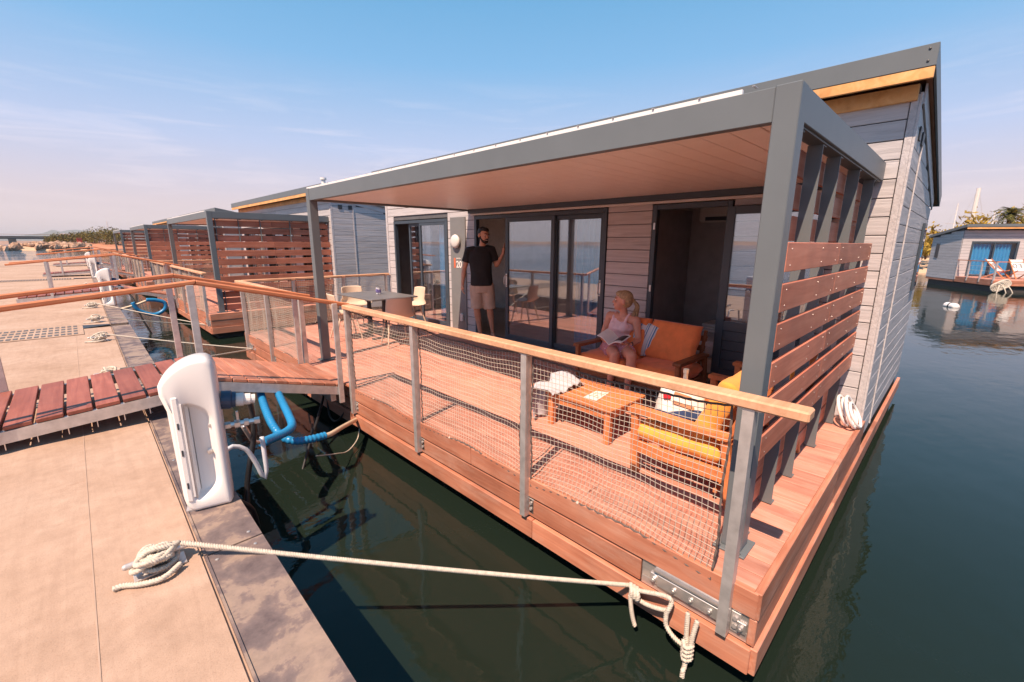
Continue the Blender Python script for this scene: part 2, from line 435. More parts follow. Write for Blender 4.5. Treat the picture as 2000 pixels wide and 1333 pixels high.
def glass_mat(name='window_glass', refl=.25):
    m = bpy.data.materials.new(name); m.use_nodes = True; nt = m.node_tree; N = nt.nodes; L = nt.links; N.remove(N['Principled BSDF'])
    g = N.new('ShaderNodeBsdfGlossy'); g.inputs['Roughness'].default_value = .004; g.inputs['Color'].default_value = (.92, .95, 1, 1)
    t = N.new('ShaderNodeBsdfTransparent'); t.inputs[0].default_value = (.93, .96, .98, 1)
    f = N.new('ShaderNodeLayerWeight'); f.inputs[0].default_value = .5; pw = N.new('ShaderNodeMath'); pw.operation = 'POWER'; pw.inputs[1].default_value = 3.5; L.new(f.outputs['Facing'], pw.inputs[0])
    r = N.new('ShaderNodeMapRange'); r.inputs['From Max'].default_value = 1; r.inputs['To Min'].default_value = refl; r.inputs['To Max'].default_value = 1; L.new(pw.outputs[0], r.inputs[0])
    tc = N.new('ShaderNodeTexCoord'); n = N.new('ShaderNodeTexNoise'); n.inputs['Scale'].default_value = .8; n.inputs['Detail'].default_value = 1; L.new(tc.outputs['Object'], n.inputs['Vector'])
    bp = N.new('ShaderNodeBump'); bp.inputs['Strength'].default_value = .012; bp.inputs['Distance'].default_value = .1; L.new(n.outputs[0], bp.inputs['Height']); L.new(bp.outputs[0], g.inputs['Normal'])
    x = N.new('ShaderNodeMixShader'); L.new(r.outputs[0], x.inputs[0]); L.new(t.outputs[0], x.inputs[1]); L.new(g.outputs[0], x.inputs[2]); L.new(x.outputs[0], N['Material Output'].inputs[0]); return m
M['glass'] = glass_mat(); M['clearglass'] = glass_mat('clear_glass', .05)
def water_mat():
    m, N, L, b = nodes('water'); setp(b, col=(.011, .019, .014), rough=.02, ior=1.33)
    tc = N.new('ShaderNodeTexCoord')
    mp = N.new('ShaderNodeMapping'); mp.inputs['Scale'].default_value = (1, 1.6, 1); mp.inputs['Rotation'].default_value = (0, 0, .5); L.new(tc.outputs['Object'], mp.inputs[0])
    a = noise(N, L, mp.outputs[0], 2.6, 4, .5, .3); c = noise(N, L, mp.outputs[0], .5, 3, .5, .2)
    w = noise(N, L, mp.outputs[0], .045, 2)                      # calm and ruffled patches
    mr = N.new('ShaderNodeMapRange'); mr.inputs['From Min'].default_value = .42; mr.inputs['From Max'].default_value = .62; mr.inputs['To Min'].default_value = .35; mr.inputs['To Max'].default_value = 1.0; L.new(w, mr.inputs[0])
    ad = N.new('ShaderNodeMath'); ad.operation = 'MULTIPLY_ADD'; L.new(c, ad.inputs[0]); ad.inputs[1].default_value = 2.0; L.new(a, ad.inputs[2])
    mu = N.new('ShaderNodeMath'); mu.operation = 'MULTIPLY'; L.new(ad.outputs[0], mu.inputs[0]); L.new(mr.outputs[0], mu.inputs[1])
    # open water beyond the pontoon is ruffled by the wind, the basin beside the boats lies calm
    sx = N.new('ShaderNodeSeparateXYZ'); L.new(tc.outputs['Object'], sx.inputs[0])
    ox = N.new('ShaderNodeMapRange'); ox.inputs['From Min'].default_value = -3; ox.inputs['From Max'].default_value = -8; ox.inputs['To Min'].default_value = .05; ox.inputs['To Max'].default_value = .9; L.new(sx.outputs['X'], ox.inputs[0])
    fx = N.new('ShaderNodeMapRange'); fx.inputs['From Min'].default_value = -3; fx.inputs['From Max'].default_value = -9; L.new(sx.outputs['X'], fx.inputs[0]); L.new(mixc(N, L, (.011, .019, .014), (.012, .050, .085), fx.outputs[0]), b.inputs['Base Color'])
    n = N.new('ShaderNodeBump'); n.inputs['Distance'].default_value = .25; L.new(mu.outputs[0], n.inputs['Height']); L.new(ox.outputs[0], n.inputs['Strength']); L.new(n.outputs[0], b.inputs['Normal'])
    return m
M['water'] = water_mat()
def concrete():
    m, N, L, b = nodes('dock_concrete'); tc = N.new('ShaderNodeTexCoord'); v = tc.outputs['Object']
    n1 = noise(N, L, v, 1.1, 6, .6, .6); n2 = noise(N, L, v, 9, 5, .7); n3 = noise(N, L, v, 160, 2)
    mp = N.new('ShaderNodeMapping'); mp.inputs['Scale'].default_value = (14, 1.2, 1); L.new(v, mp.inputs[0]); st = noise(N, L, mp.outputs[0], 1, 4, .6, 1.5)
    col = ramp(N, L, n1, ((.28, (.40, .28, .21)), (.5, (.465, .335, .262)), (.72, (.52, .39, .315))))
    col = mixc(N, L, col, ramp(N, L, n2, ((.3, (.84, .82, .80)), (.65, (1.05, 1.04, 1.03)))), .8, 'MULTIPLY')
    col = mixc(N, L, col, ramp(N, L, st, ((.3, (.90, .88, .87)), (.6, (1.04, 1.04, 1.04)))), .6, 'MULTIPLY')
    col = mixc(N, L, col, ramp(N, L, n3, ((.28, (.50, .43, .38)), (.43, (1, 1, 1)), (.62, (1, 1, 1)), (.74, (1.25, 1.22, 1.2)))), .38, 'MULTIPLY')
    n4 = noise(N, L, v, 2.6, 7, .75, 1.8); col = mixc(N, L, col, ramp(N, L, n4, ((.26, (.66, .52, .42)), (.36, (1, 1, 1)))), .55, 'MULTIPLY')
    L.new(col, b.inputs['Base Color']); setp(b, rough=.85, spec=.2)
    ad = N.new('ShaderNodeMath'); ad.operation = 'MULTIPLY_ADD'; L.new(n3, ad.inputs[0]); ad.inputs[1].default_value = .35; L.new(n2, ad.inputs[2]); bump(N, L, b, ad.outputs[0], .5, .006); return m
M['concrete'] = concrete()
def coping_mat():
    m, N, L, b = nodes('stained_metal_plate'); v, oi = coords(N, L, (1, 1, 1))
    n1 = noise(N, L, v, 4.6, 8, .62, .25); n2 = noise(N, L, v, 22, 6, .7, .3)
    col = ramp(N, L, n1, ((.33, (.115, .09, .095)), (.44, (.17, .135, .135)), (.50, (.215, .165, .155)), (.535, (.30, .23, .195)), (.7, (.34, .26, .21))))
    col = mixc(N, L, col, ramp(N, L, n2, ((.3, (.72, .72, .74)), (.6, (1.06, 1.04, 1.02)))), .7, 'MULTIPLY')
    L.new(col, b.inputs['Base Color']); setp(b, rough=.62, metal=.0, spec=.3); bump(N, L, b, n2, .15, .003); return m
M['coping'] = coping_mat()
M['skin'] = plain('tanned_skin', (.62, .33, .225), .5, 0, .07, 20, .1, 300, sss=.0)
M['skinw'] = plain('reddish_tan_skin', (.66, .31, .215), .5, 0, .07, 20, .1, 300)  # the woman's own reddish tan
M['tee'] = plain('charcoal_tee', (.022, .022, .026), .9, 0, .2, 8, .4, 90)
M['shorts'] = plain('khaki_cotton', (.58, .45, .36), .9, 0, .1, 10, .4, 120)
M['hairdark'] = plain('dark_hair', (.012, .009, .008), .55, 0, .3, 80, .5, 200)
M['blond'] = plain('blond_hair', (.40, .27, .145), .5, 0, .4, 60, .6, 150)
M['pinktop'] = plain('pink_top', (.86, .62, .65), .9, 0, .05, 12, .3, 150)
M['eye'] = plain('eye_dark', (.02, .015, .012), .2); M['teeth'] = plain('teeth', (.75, .7, .65), .3); M['lips'] = plain('lips', (.35, .11, .09), .5)

# ------------------------------------------------------------------ setting: water, dock, far land
ZW, ZD = -.6, .10
wm = MB(); wm.add([(-3500, -2500, ZW), (5000, -2500, ZW), (5000, 7500, ZW), (-3500, 7500, ZW)], [(0, 1, 2, 3)])
tag(new('water', wm.mesh('water', M['water'])), kind='structure')
DX = lambda y, off=0: .485+.0125*y+off                     # the pontoon's edge runs a little askew to the boats
dock = MB()
SEG = [(-5.2, 10.95), (11.25, 26.0), (26.35, 42.0), (42.3, 54.5)]
FARX = -3.95
SEG0 = [(-20.0, -5.5)]+SEG
for y0, y1 in SEG0:
    a, b = DX(y0, -.275), DX(y1, -.275)
    dock.prism([(FARX, y0), (a, y0), (b, y1), (FARX, y1)], ZD, ZW-.5, 'z')
    dock.prism([(a, y0), (DX(y0, -.02), y0), (DX(y1, -.02), y1), (b, y1)], ZD-.012, ZW-.5, 'z')
dk = tag(dock.build('dock', M['concrete'], None, (0, 0, 0), fix=True), kind='structure')
# metal coping plates with seams and screws
for (y0, y1) in SEG:
    n = max(1, round((y1-y0)/2.6)); ys = [y0+(y1-y0)*i/n for i in range(n+1)]
    if y0 < 0: ys = [-5.2, -2.6, .1, 2.43, 5.1, 7.7, 10.95]
    for a, b in zip(ys, ys[1:]):
        a += .006; b -= .006; m = MB()
        pts = [(DX(a, -.262), a), (DX(a, .0), a), (DX(b, 0), b), (DX(b, -.262), b)]
        m.prism(pts, ZD-.010, ZD+.004, 'z'); m.prism([(DX(a, -.014), a), (DX(a, 0), a), (DX(b, 0), b), (DX(b, -.014), b)], ZD-.12, ZD-.0105, 'z')
        m.prism([(DX(a, -.262), a), (DX(a, -.252), a), (DX(b, -.252), b), (DX(b, -.262), b)], ZD+.0045, ZD+.011, 'z')
        p = m.build('coping_plate', M['coping'], dk, (DX((a+b)/2, -.13), (a+b)/2, ZD), fix=True)
        if a < 12:
            for yy in (a+.06, (a+b)/2, b-.06):
                for ox in (-.22, -.05):
                    MB().lathe([(.009, 0), (.009, .003), (.004, .005)], 8, (DX(yy, ox), yy, ZD+.004)).build('screw', M['alu'], p)
jt = MB().prism([(-.175, -5.2), (-.170, -5.2), (-.115, 10.9), (-.120, 10.9)], ZD+.0005, ZD+.0025, 'z').build('joint_strip', plain('joint_mortar', (.44, .315, .245), .9), dk, fix=True)
# dark slot and perforated plates over the pontoon's hinges
for k, (y0, y1) in enumerate(((10.25, 11.5), (25.7, 26.75))):
    m = MB(); m.box((FARX+.4, y0, ZD+.004), (-.02, y1, ZD+.012), 0)
    g = m.build('hinge_plate', M['concrete'], dk, (-2, (y0+y1)/2, ZD)); h = MB(); nx = 44 if k == 0 else 40
    for i in range(nx):
        for j in range(4):
            x = -.12-i*.077; y = y0+.16+j*(y1-y0-.3)/3.2
            h.obox((x, y, ZD+.0145), (.05, .15, .004), None, 0)
    tag(h.build('slot', M['gap'], g), kind='stuff')
    MB().prism([(-.02, y1-.55), (DX(y1, -.28), y1-.36), (DX(y1, -.28), y1-.26), (-.02, y1-.12)], ZD+.006, ZD+.010, 'z').build('notch_shade', M['dark'], dk, fix=True)  # dark sheet standing in for the shaded hole of the hinge notch

def stone(c, s, r):
    m = MB(); m.ball((0, 0, 0), 1, 7, 5); q = []
    for v in m.v:
        v = Vector(v); k = .75+.45*r.random(); q.append((c[0]+v.x*s*k*1.3, c[1]+v.y*s*k*1.3, c[2]+v.z*s*k*.8))
    m.v = q; return m
def rock_mat():
    m, N, L, b = nodes('breakwater_rock'); v, oi = coords(N, L, (1, 1, 1)); n = noise(N, L, v, 1.6, 6, .7)
    mr = N.new('ShaderNodeMapRange'); mr.inputs['To Min'].default_value = .7; mr.inputs['To Max'].default_value = 1.2; L.new(oi.outputs['Random'], mr.inputs[0])
    L.new(mixc(N, L, ramp(N, L, n, ((.3, (.30, .17, .11)), (.7, (.62, .42, .30)))), mr.outputs[0], 1.0, 'MULTIPLY'), b.inputs['Base Color']); setp(b, rough=.9); bump(N, L, b, n, .6, .2); return m
M['rock'] = rock_mat()
M['soil'] = plain('red_soil', (.46, .20, .11), .95, 0, .3, .12, .5, 2)
M['sand'] = plain('sandy_bank', (.60, .42, .28), .95, 0, .2, .3)
M['hill'] = plain('distant_hill', (.13, .14, .11), 1, 0, .12, .004)
M['bank'] = plain('far_bank', (.34, .22, .17), 1, 0, .25, .02)

# spit of land to the left, behind the pontoon
land = MB()
def spit(u, v):
    y = 172+150*v; x = -14+75*u+(y-172)*.03; h = 1.9*min(1, v*5+.12)*min(1, u*3.4+.05)
    return (x, y, ZW-.15+h+.25*math.sin(x*1.3+y*.7)*min(1, v*8))
land.sheet(spit, 50, 26, 0)
tag(land.build('spit_ground', M['soil'], None, (0, 0, 0), smooth=True), kind='structure')
rg = random.Random(4)
bw = MB()
bw.sheet(lambda u, v: (-11+u*15, 163+v*9, ZW-.2+1.25*math.sin(math.pi*v)*min(1, u*4+.2)), 20, 6)
bw = tag(bw.build('breakwater', M['sand'], None, (-4, 167, ZW)), kind='structure')
rm = [stone((0, 0, 0), 1, rg).mesh('rock', M['rock']) for _ in range(6)]
for i in range(150):
    u = rg.random(); v = rg.random()**.8; x = -11.5+u*16; y = 163+v*8
    z = ZW+1.3*math.sin(math.pi*min(1, v+.1))*min(1, u*4+.25); s = .35+.55*rg.random()
    o = new('rock', rm[i % 6], bw, (x, y, z)); o.scale = (s, s, s*.9); o.rotation_euler = (rg.random()*6, rg.random()*6, rg.random()*6)
def strip(name, pts, y0, y1, mat, z0):
    m = MB(); P = []
    for x, z in pts: P.append((x, z))
    n = len(P); V = [(x, y0, z0) for x, z in P]+[(x, (y0+y1)/2, z) for x, z in P]+[(x, y1, z0) for x, z in P]
    F = [(i, i+1, n+i+1, n+i) for i in range(n-1)]+[(n+i, n+i+1, 2*n+i+1, 2*n+i) for i in range(n-1)]
    m.add(V, F); return tag(m.build(name, mat, None, (0, 0, 0), smooth=True), kind='structure')
strip('hills', [(-700, 20), (-420, 34), (-220, 40), (-150, 52), (-110, 58), (-80, 72), (-62, 82), (-45, 80), (-20, 70), (20, 82), (60, 86), (120, 80), (180, 72), (320, 76), (520, 66), (900, 60), (1500, 40), (2400, 20)], 4000, 5200, M['hill'], -2)
strip('far_bank', [(-200, 1.2), (-80, 1.6), (-20, 2.0), (60, 2.2), (240, 2.2), (420, 1.8)], 470, 520, M['bank'], -2)
bk = MB(); ys = [(-1500+i*60) for i in range(75)]
V = []
for i, y in enumerate(ys):
    h = 3+3.5*abs(math.sin(i*.9)*math.sin(i*.37+1)); V += [(-620, y, -2), (-650, y, h), (-720, y, -2)]
bk.add(V, [(3*i+a, 3*i+a+3, 3*i+a+4, 3*i+a+1) for i in range(len(ys)-1) for a in (0, 1)])
tag(bk.build('opposite_shore', M['bank'], None, (0, 0, 0), smooth=True), kind='structure')
sb = MB(); sb.sheet(lambda u, v: (48+60*v, 3+40*u-38*(1-v)*(1-u)*.5-18*(1-u), ZW-.1+1.5*min(1, v*6)), 14, 14)
tag(sb.build('marina_bank', M['sand'], None, (0, 0, 0), smooth=True), kind='structure')

# ------------------------------------------------------------------ plants
def leaf_mat(name, c1, c2, c3):
    m, N, L, b = nodes(name); g = N.new('ShaderNodeNewGeometry'); col = ramp(N, L, g.outputs['Random Per Island'], ((0, c1), (.5, c2), (1, c3)))
    L.new(col, b.inputs['Base Color']); setp(b, rough=.7, spec=.2); return m
M['leaf'] = leaf_mat('tamarisk_leaf', (.05, .06, .015), (.13, .115, .026), (.24, .18, .045))
M['leafyel'] = leaf_mat('yellow_leaf', (.18, .13, .02), (.32, .22, .035), (.42, .28, .06))
M['palm'] = leaf_mat('palm_leaf', (.03, .045, .015), (.06, .075, .02), (.18, .15, .04))
M['bark'] = plain('bark', (.12, .075, .045), .9, 0, .25, 4)
def bush(name, c, rx, ry, h, n, size, mat, seed, label, cat, group, trunk=True):
    r = random.Random(seed); root = thing(name, label, cat, c, group); m = MB(); c = Vector(c)
    lobes = [(r.uniform(-.7, .7)*rx, r.uniform(-.7, .7)*ry, h*r.uniform(.18, .74), r.uniform(.30, .5)) for _ in range(11)]
    for i in range(n):
        lx, ly, lz, lr = r.choice(lobes); d = Vector((r.gauss(0, 1), r.gauss(0, 1), r.gauss(0, 1))).normalized()*(r.random()**.35)
        p = c+Vector((lx+d.x*rx*lr*1.2, ly+d.y*ry*lr*1.2, max(.05, lz+d.z*h*lr*.75)))
        u = Vector((r.gauss(0, 1), r.gauss(0, 1), r.gauss(0, 1))).normalized(); w = u.cross(Vector((r.gauss(0, 1), r.gauss(0, 1), r.gauss(0, 1)))).normalized(); s = size*r.uniform(.6, 1.4)
        m.add([p-u*s, p+w*s*.35, p+u*s, p-w*s*.35], [(0, 1, 2, 3)])
    m.build('crown', mat, root)
    t = MB()
    for k in range(3): t.tube([c+Vector((k*.15-.15, 0, -.2)), c+Vector((r.uniform(-.3, .3)*rx, r.uniform(-.3, .3)*ry, h*.6))], [.1*h*.25, .03*h*.25], 6)
    t.build('trunk', M['bark'], root); return root
blist = [(-4.06, 240, 3.2, 1.9), (-2.53, 235, 4.0, 2.6), (-1.05, 230, 4.4, 2.6), (.53, 226, 4.0, 2.4), (2.06, 222, 4.6, 2.7), (3.69, 218, 4.2, 2.4), (5.16, 214, 4.4, 2.6), (6.53, 208, 4.8, 3.2), (7.83, 202, 5.6, 3.6), (9.06, 196, 6.6, 3.4), (10.09, 192, 5.6, 2.8), (11.44, 190, 5.2, 3.0)]
where = ['leftmost olive green bush, next to the bridge end', 'second bush from the bridge end, low and rounded', 'olive bush below the left end of the white roof', 'bush in front of the middle of the white roof, left of the red post', 'bush just left of the small red post', 'bush just right of the small red post', 'bush under the right end of the white roof', 'tall ragged bush left of the highest one on the spit', 'tallest bush of the spit, left of the last houseboat', 'bush whose top shows beside the last pergola post', 'bush behind the last pergola in the row', 'bush behind the farthest privacy screens']
for i, (x, y, h, rx) in enumerate(blist):
    bush('shore_bush', (x, y, .9), rx*1.15, rx, h*.92, 900, .27, M['leaf'], 100+i, where[i], 'bush', 'bushes on the spit beyond the pontoon')
# bridge, white building, red post, mast far left
br = thing('bridge', 'low dark road bridge crossing the water at the far left', 'bridge', (-30, 420, 0))
MB().box((-140, 418, 3.4), (-4, 424, 4.9)).build('bridge_deck', M['bank'], br); MB().box((-140, 417.6, 3.0), (-4, 424.4, 3.6)).build('girder', M['dark'], br)
for x in (-120, -88, -56, -24): MB().box((x-1.6, 418.5, -2), (x+1.6, 423.5, 3.0)).build('pier', M['bank'], br)
MB().tube([(-140, 417.7, 5.9), (-4, 417.7, 5.9)], .12, 5).build('parapet_rail', M['bank'], br)
bd = thing('low_building', 'long low white building behind the bushes of the spit', 'building', (8, 300, 0))
MB().box((-1.5, 300, -.5), (17, 312, 4.6)).build('wall', M['offwhite'], bd); MB().box((-2, 299.5, 4.6), (17.5, 312.5, 5.3)).build('roof', M['white'], bd)
for i in range(5): MB().box((1+i*3.2, 299.93, 2.2), (2.6+i*3.2, 299.99, 3.4)).build('window', M['frame'], bd)
xx = 2.96
rp = thing('red_box', 'small red box standing among the bushes of the spit', 'box', (xx, 195, .9)); MB().box((xx-.6, 194.6, .9), (xx+.6, 195.4, 2.7), .05).build('body', plain('red_paint', (.40, .06, .04), .5), rp); MB().box((xx-.5, 194.5, 2.3), (xx+.5, 194.59, 2.55)).build('hatch', M['dark'], rp)

def mast(x, y, zt, w, label):
    t = thing('sailboat_mast', label, 'mast', (x, y, ZW), 'masts behind the boats')
    MB().tube([(x, y, ZW), (x, y, zt)], [w, w*.7], 8).build('pole', M['offwhite'], t)
    MB().tube([(x-.9, y+.9, zt*.62), (x+.9, y-.9, zt*.62)], w*.4, 6).build('spreader', M['galv'], t)
    MB().tube([(x, y, zt), (x-1.6, y+1.6, ZW+1)], .012, 4).tube([(x, y, zt), (x+1.6, y-1.6, ZW+1)], .012, 4).build('stay', M['galv'], t)
mast(62.0, .19, 6.85, .22, 'thick pale mast rising behind the distant houseboat'); mast(94.98, 2.1, 7.63, .07, 'thin mast left of the thick pale mast')
mast(94.98, -1.85, 6.18, .07, 'short thin mast close to the left of the palm'); mast(90, -.67, 5.72, .07, 'short thin mast above the roof corner of the distant houseboat')
mast(12.44, 239.7, 9.38, .12, 'thin mast above the bushes at the far left')
for i, (x, y, rx, h, lab) in enumerate([(51.94, 2.46, 1.6, 3.0, 'yellow bush peeping out beside the right house wall'), (55.98, 1.3, 1.7, 4.1, 'yellow green bush left of the thick mast'), (58, .31, 1.9, 4.6, 'yellow bush at the foot of the thick mast'), (59.98, -1.71, 2.6, 5.2, 'yellow bush left of the palm trunk'), (59.93, -2.89, 2.4, 5.0, 'yellow bush right of the palm trunk'), (49.94, 2.55, 1.0, 1.6, 'low yellow bush on the sandy bank by the house corner')]):
    bush('bank_bush', (x, y, .6), rx, rx, h-.75, 420, .22, M['leafyel'], 300+i, lab, 'bush', 'yellow bushes behind the distant houseboat')
def palm():
    c = Vector((58.96, -2.27, .6)); r = random.Random(5)
    t = thing('palm_tree', 'palm tree with dark fronds behind the distant houseboat roof', 'palm', c)
    MB().tube([c, c+Vector((.1, 0, 1.8)), c+Vector((0, .1, 3.6))], [.3, .24, .22], 9).build('trunk', M['bark'], t)
    for i in range(26):
        a = i*2.399; el = 1.25-1.5*(i/26); m = MB(); p = c+Vector((0, .1, 3.6)); L = 1.3; pr = p
        for s in range(7):
            ee = el-s*.2; dr = Vector((math.cos(a)*math.cos(ee), math.sin(a)*math.cos(ee), math.sin(ee))); q = pr+dr*L/7; sd = dr.cross(Vector((0, 0, 1))).normalized()
            for sg in (-1, 1):
                for g in (0, .5):
                    b0 = pr+(q-pr)*g; tip = b0+sd*sg*.42*(1-abs(s-2.5)/6)+dr*.22-Vector((0, 0, .1)); m.add([b0, b0+dr*.09, tip], [(0, 1, 2)])
            pr = q
        m.build('frond', M['palm'], t)
palm()

# ------------------------------------------------------------------ houseboat
XF, XW, XB = 2.114, 5.133, 8.60              # deck edge, front wall, rear wall
YR, YL = .47, 9.15                           # right and left side walls
RZ = lambda x: 3.112-.19*(x-4.87)             # top of the single-pitch roof
def houseboat():
    H = thing('houseboat', 'nearest grey timber houseboat with the open pergola terrace, man and woman on board', 'houseboat', (XF, 4.8, ZW), 'houseboats moored along the pontoon')
    # ---- float and deck
    f = MB(); f.box((XF+.12, YR+.1, ZW-.4), (XB-.1, YL-.1, -.05)); f.build('float', M['hull'], H)
    deck = MB().box((XF+.02, YR, -.16), (XW, YL, -.034)).build('deck', M['hull'], H)
    n = 24; pit = (XW-XF-.002)/n
    for i in range(n):
        x = XF+pit*(i+.5); cuts = sorted([YR-.01, YL]+[YR+2.9*((i*.37) % 1)+k*2.9 for k in range(4)])
        cuts = [c for c in cuts if YR-.02 <= c <= YL]; cc = [cuts[0]]
        for c in cuts[1:]:
            if c-cc[-1] > .5: cc.append(c)
        cc[-1] = YL
        for a, b in zip(cc, cc[1:]):
            plank('deck_board', b-a-.005, pit-.006, .028, (x, (a+b)/2, -.015+rnd.uniform(-.0012, .0012)), M['deck'], deck, rad(90), .003)
    # ---- fascia boards round the deck
    fas = MB().box((XF+.005, YR+.03, -.45), (XF+.05, YL-.03, -.14)).box((XF+.03, YR+.001, -.45), (XB-.1, YR+.03, -.14)).box((XF+.03, YL-.03, -.45), (XB-.1, YL, -.14)).build('fascia', M['hull'], H)
    def frow(z0, z1, off, cuts):
        for a, b in zip(cuts, cuts[1:]): plank('fascia_board', b-a-.004, .036, z1-z0, (XF+.018-off, (a+b)/2, (z0+z1)/2), M['fascia'], fas, 0, .004, (rad(0), 0, rad(90)))
    def fix_rows():
        frow(-.146, 0.0, .018, [YR-.03, 2.6, 5.6, YL+.03])
        frow(-.298, -.162, .012, [1.05, 3.34, 6.1, YL+.03])
        frow(-.462, -.315, .030, [YR-.03, 1.9, 4.75, 7.0, YL+.03])
    fix_rows()
    for (y, s) in ((YR-.018, 1), (YL+.018, -1)):
        for z0, z1, off in ((-.146, .004, .006), (-.302, -.150, 0), (-.462, -.312, .02)):
            for a, b in ((XF-.015, 3.9), (3.9, 6.2), (6.2, XB)):
                if a >= 3.9 and z1 > -.2: continue
                b2 = XW if (b > XW and z1 > -.2) else b
                plank('fascia_board', b2-a-.004, .036, z1-z0, ((a+b2)/2, y-s*off, (z0+z1)/2), M['fascia'], fas, 0, .004)
        if True: plank('fascia_board', XW-3.9-.004, .036, .15, ((3.9+XW)/2, y-s*.006, -.071), M['fascia'], fas, 0, .004)
        plank('fascia_board', XW-3.9-.004, .036, .152, ((3.9+XW)/2, y, -.226), M['fascia'], fas, 0, .004)
    # ---- metal mooring rails let into the fascia at both ends
    for yc0, yc1 in ((YR-.02, 1.045), (YL-.58, YL+.02)):
        m = MB(); m.box((XF-.004, yc0, -.205), (XF+.012, yc1, -.152)); m.box((XF-.004, yc0, -.305), (XF+.012, yc1, -.255)); m.box((XF-.002, yc0, -.254), (XF+.004, yc1, -.206))
        m.box((XF-.03, yc0+.12, -.175), (XF-.005, yc1-.08, -.165)); m.box((XF-.022, yc0+.16, -.262), (XF-.0045, yc1-.1, -.19), .003)
        r = m.build('mooring_rail', M['alu'], H)
        for y in (yc0+.05, yc0+.2, yc0+.3, yc1-.2, yc1-.08):
            b = MB().box((XF-.016, y-.024, -.26), (XF-.0045, y+.024, -.20), .002).lathe([(.014, 0), (.014, .01), (.008, .012), (.008, .022)], 8, (XF-.016, y, -.23), Matrix.Rotation(rad(-90), 3, 'Y')); b.build('bolt', M['alu'], r)
    # ---- walls: backing sheet, then every siding board
    WIN = [(6.90, 8.85, 0.0, 2.09), (3.39, 6.13, 0, 2.10), (1.82, 2.76, 0, 2.10)]
    back = MB(); ys = sorted({YR+.01, YL-.01, *[w[0] for w in WIN], *[w[1] for w in WIN]})
    for a, b in zip(ys, ys[1:]):
        z0 = 2.1 if any(w[0] <= a and b <= w[1] for w in WIN) else -.02
        back.box((XW+.002, a, z0), (XW+.06, b, 2.86))
    fw = back.build('front_wall', M['gap'], H)
    rows = [(-.005+.1565*i, .1485) for i in range(18)]
    for i, (z, hh) in enumerate(rows):
        iv = [(YR+.055, YL-.06)]
        for a, b, z0, z1 in WIN:
            if z < z1-.02:
                nv = []
                for p, q in iv:
                    if b <= p or a >= q: nv.append((p, q)); continue
                    if a > p: nv.append((p, a))
                    if b < q: nv.append((b, q))
                iv = nv
        for p, q in iv:
            cs = [p]+[c for c in (4.8, 7.4) if p+.3 < c < q-.3 and i % 2 == int(c) % 2]+[q]
            for a, b in zip(cs, cs[1:]):
                h2 = hh if z+hh < 2.82 else 2.82-z
                if h2 > .02: plank('siding_board', b-a-.004, .018, h2, (XW-.008, (a+b)/2, z+h2/2), M['siding'], fw, 0, .003, (rad(rnd.uniform(.2, .8)), 0, rad(90)))
    for y0, y1 in ((YR, YR+.05), (YL-.055, YL)):
        MB().box((XW-.026, y0, -.005), (XW+.002, y1, 2.83), .003).build('corner_trim', M['siding'], fw)
    for name, y, s in (('right_wall', YR, 1), ('left_wall', YL, -1)):
        b = MB().prism([(XW+.002, -.22), (XB, -.22), (XB, RZ(XB)-.16), (XW+.002, RZ(XW)-.16)], y+s*.004, y+s*.05, 'y').build(name, M['gap'], H, fix=True)
        for i in range(21):
            z = -.225+.1565*i; xe = min(XB, 4.87+(3.09-.165-(z+.15))/.19)
            if xe < XW+.3: continue
            cs = [XW+.03, 5.74+.9*(i % 2)*0, 7.2, XB]; cs = [c for c in cs if c < xe-.2]+[xe]
            for a, c in zip(cs, cs[1:]): plank('siding_board', c-a-.008, .018, .150, ((a+c)/2, y-s*.008, z+.075), M['siding'], b, 0, .003, (rad(s*rnd.uniform(.2, .6)), 0, 0))
        MB().box((5.725, y-s*.019, -.2), (5.755, y-s*.03, 2.62)).build('batten', M['siding'], b)
        MB().box((XW-.024, y-s*.019, -.22), (XW+.03, y-s*.0005, 2.84), .002).build('corner_trim', M['siding'], b)
        for x in (5.38, 5.66): MB().box((x-.055, y-s*.02, 2.51), (x+.055, y-s*.03, 2.62), .004).build('vent_grille', M['dark'], b)
        MB().prism([(XW+.03, RZ(XW)-.30), (XB, RZ(XB)-.30), (XB, RZ(XB)-.15), (XW+.03, RZ(XW)-.15)], y-s*.0195, y-s*.032, 'y').build('verge_board', M['siding'], b, fix=True)
        w = MB().box((7.72, y-s*.019, 1.05), (8.10, y-s*.045, 1.90), .004).build('window_frame', M['frame'], b); MB().box((7.77, y-s*.046, 1.1), (8.05, y-s*.05, 1.85)).build('pane', M['glass'], w)
    MB().box((XB-.05, YR+.06, -.22), (XB, YL-.06, RZ(XB)-.17)).build('rear_wall', M['siding'], H)
    # ---- roof
    def slab(x0, x1, y0, y1, t0, t1): return MB().prism([(x0, RZ(x0)-t1), (x1, RZ(x1)-t1), (x1, RZ(x1)-t0), (x0, RZ(x0)-t0)], y0, y1, 'y')
    roof = slab(4.885, 9.02, .405, YL+.065, .004, .05).build('roof', M['roofing'], H, fix=True)
    slab(4.92, 8.98, .43, YL+.04, .052, .075).build('soffit_panel', M['soffit'], roof, fix=True)
    MB().box((4.868, .388, RZ(4.87)-.152), (4.884, YL+.082, RZ(4.87)+.004), .002).build('front_fascia', M['steel'], roof)
    for z in (-.03, -.115): MB().lathe([(.009, 0), (.009, .003), (.004, .005)], 8, (4.867, .44, RZ(4.87)+z), Matrix.Rotation(rad(-90), 3, 'Y')).build('screw', M['dark'], roof)
    MB().box((9.021, .388, RZ(9.02)-.152), (9.037, YL+.082, RZ(9.02)+.004), .002).build('rear_fascia', M['steel'], roof)
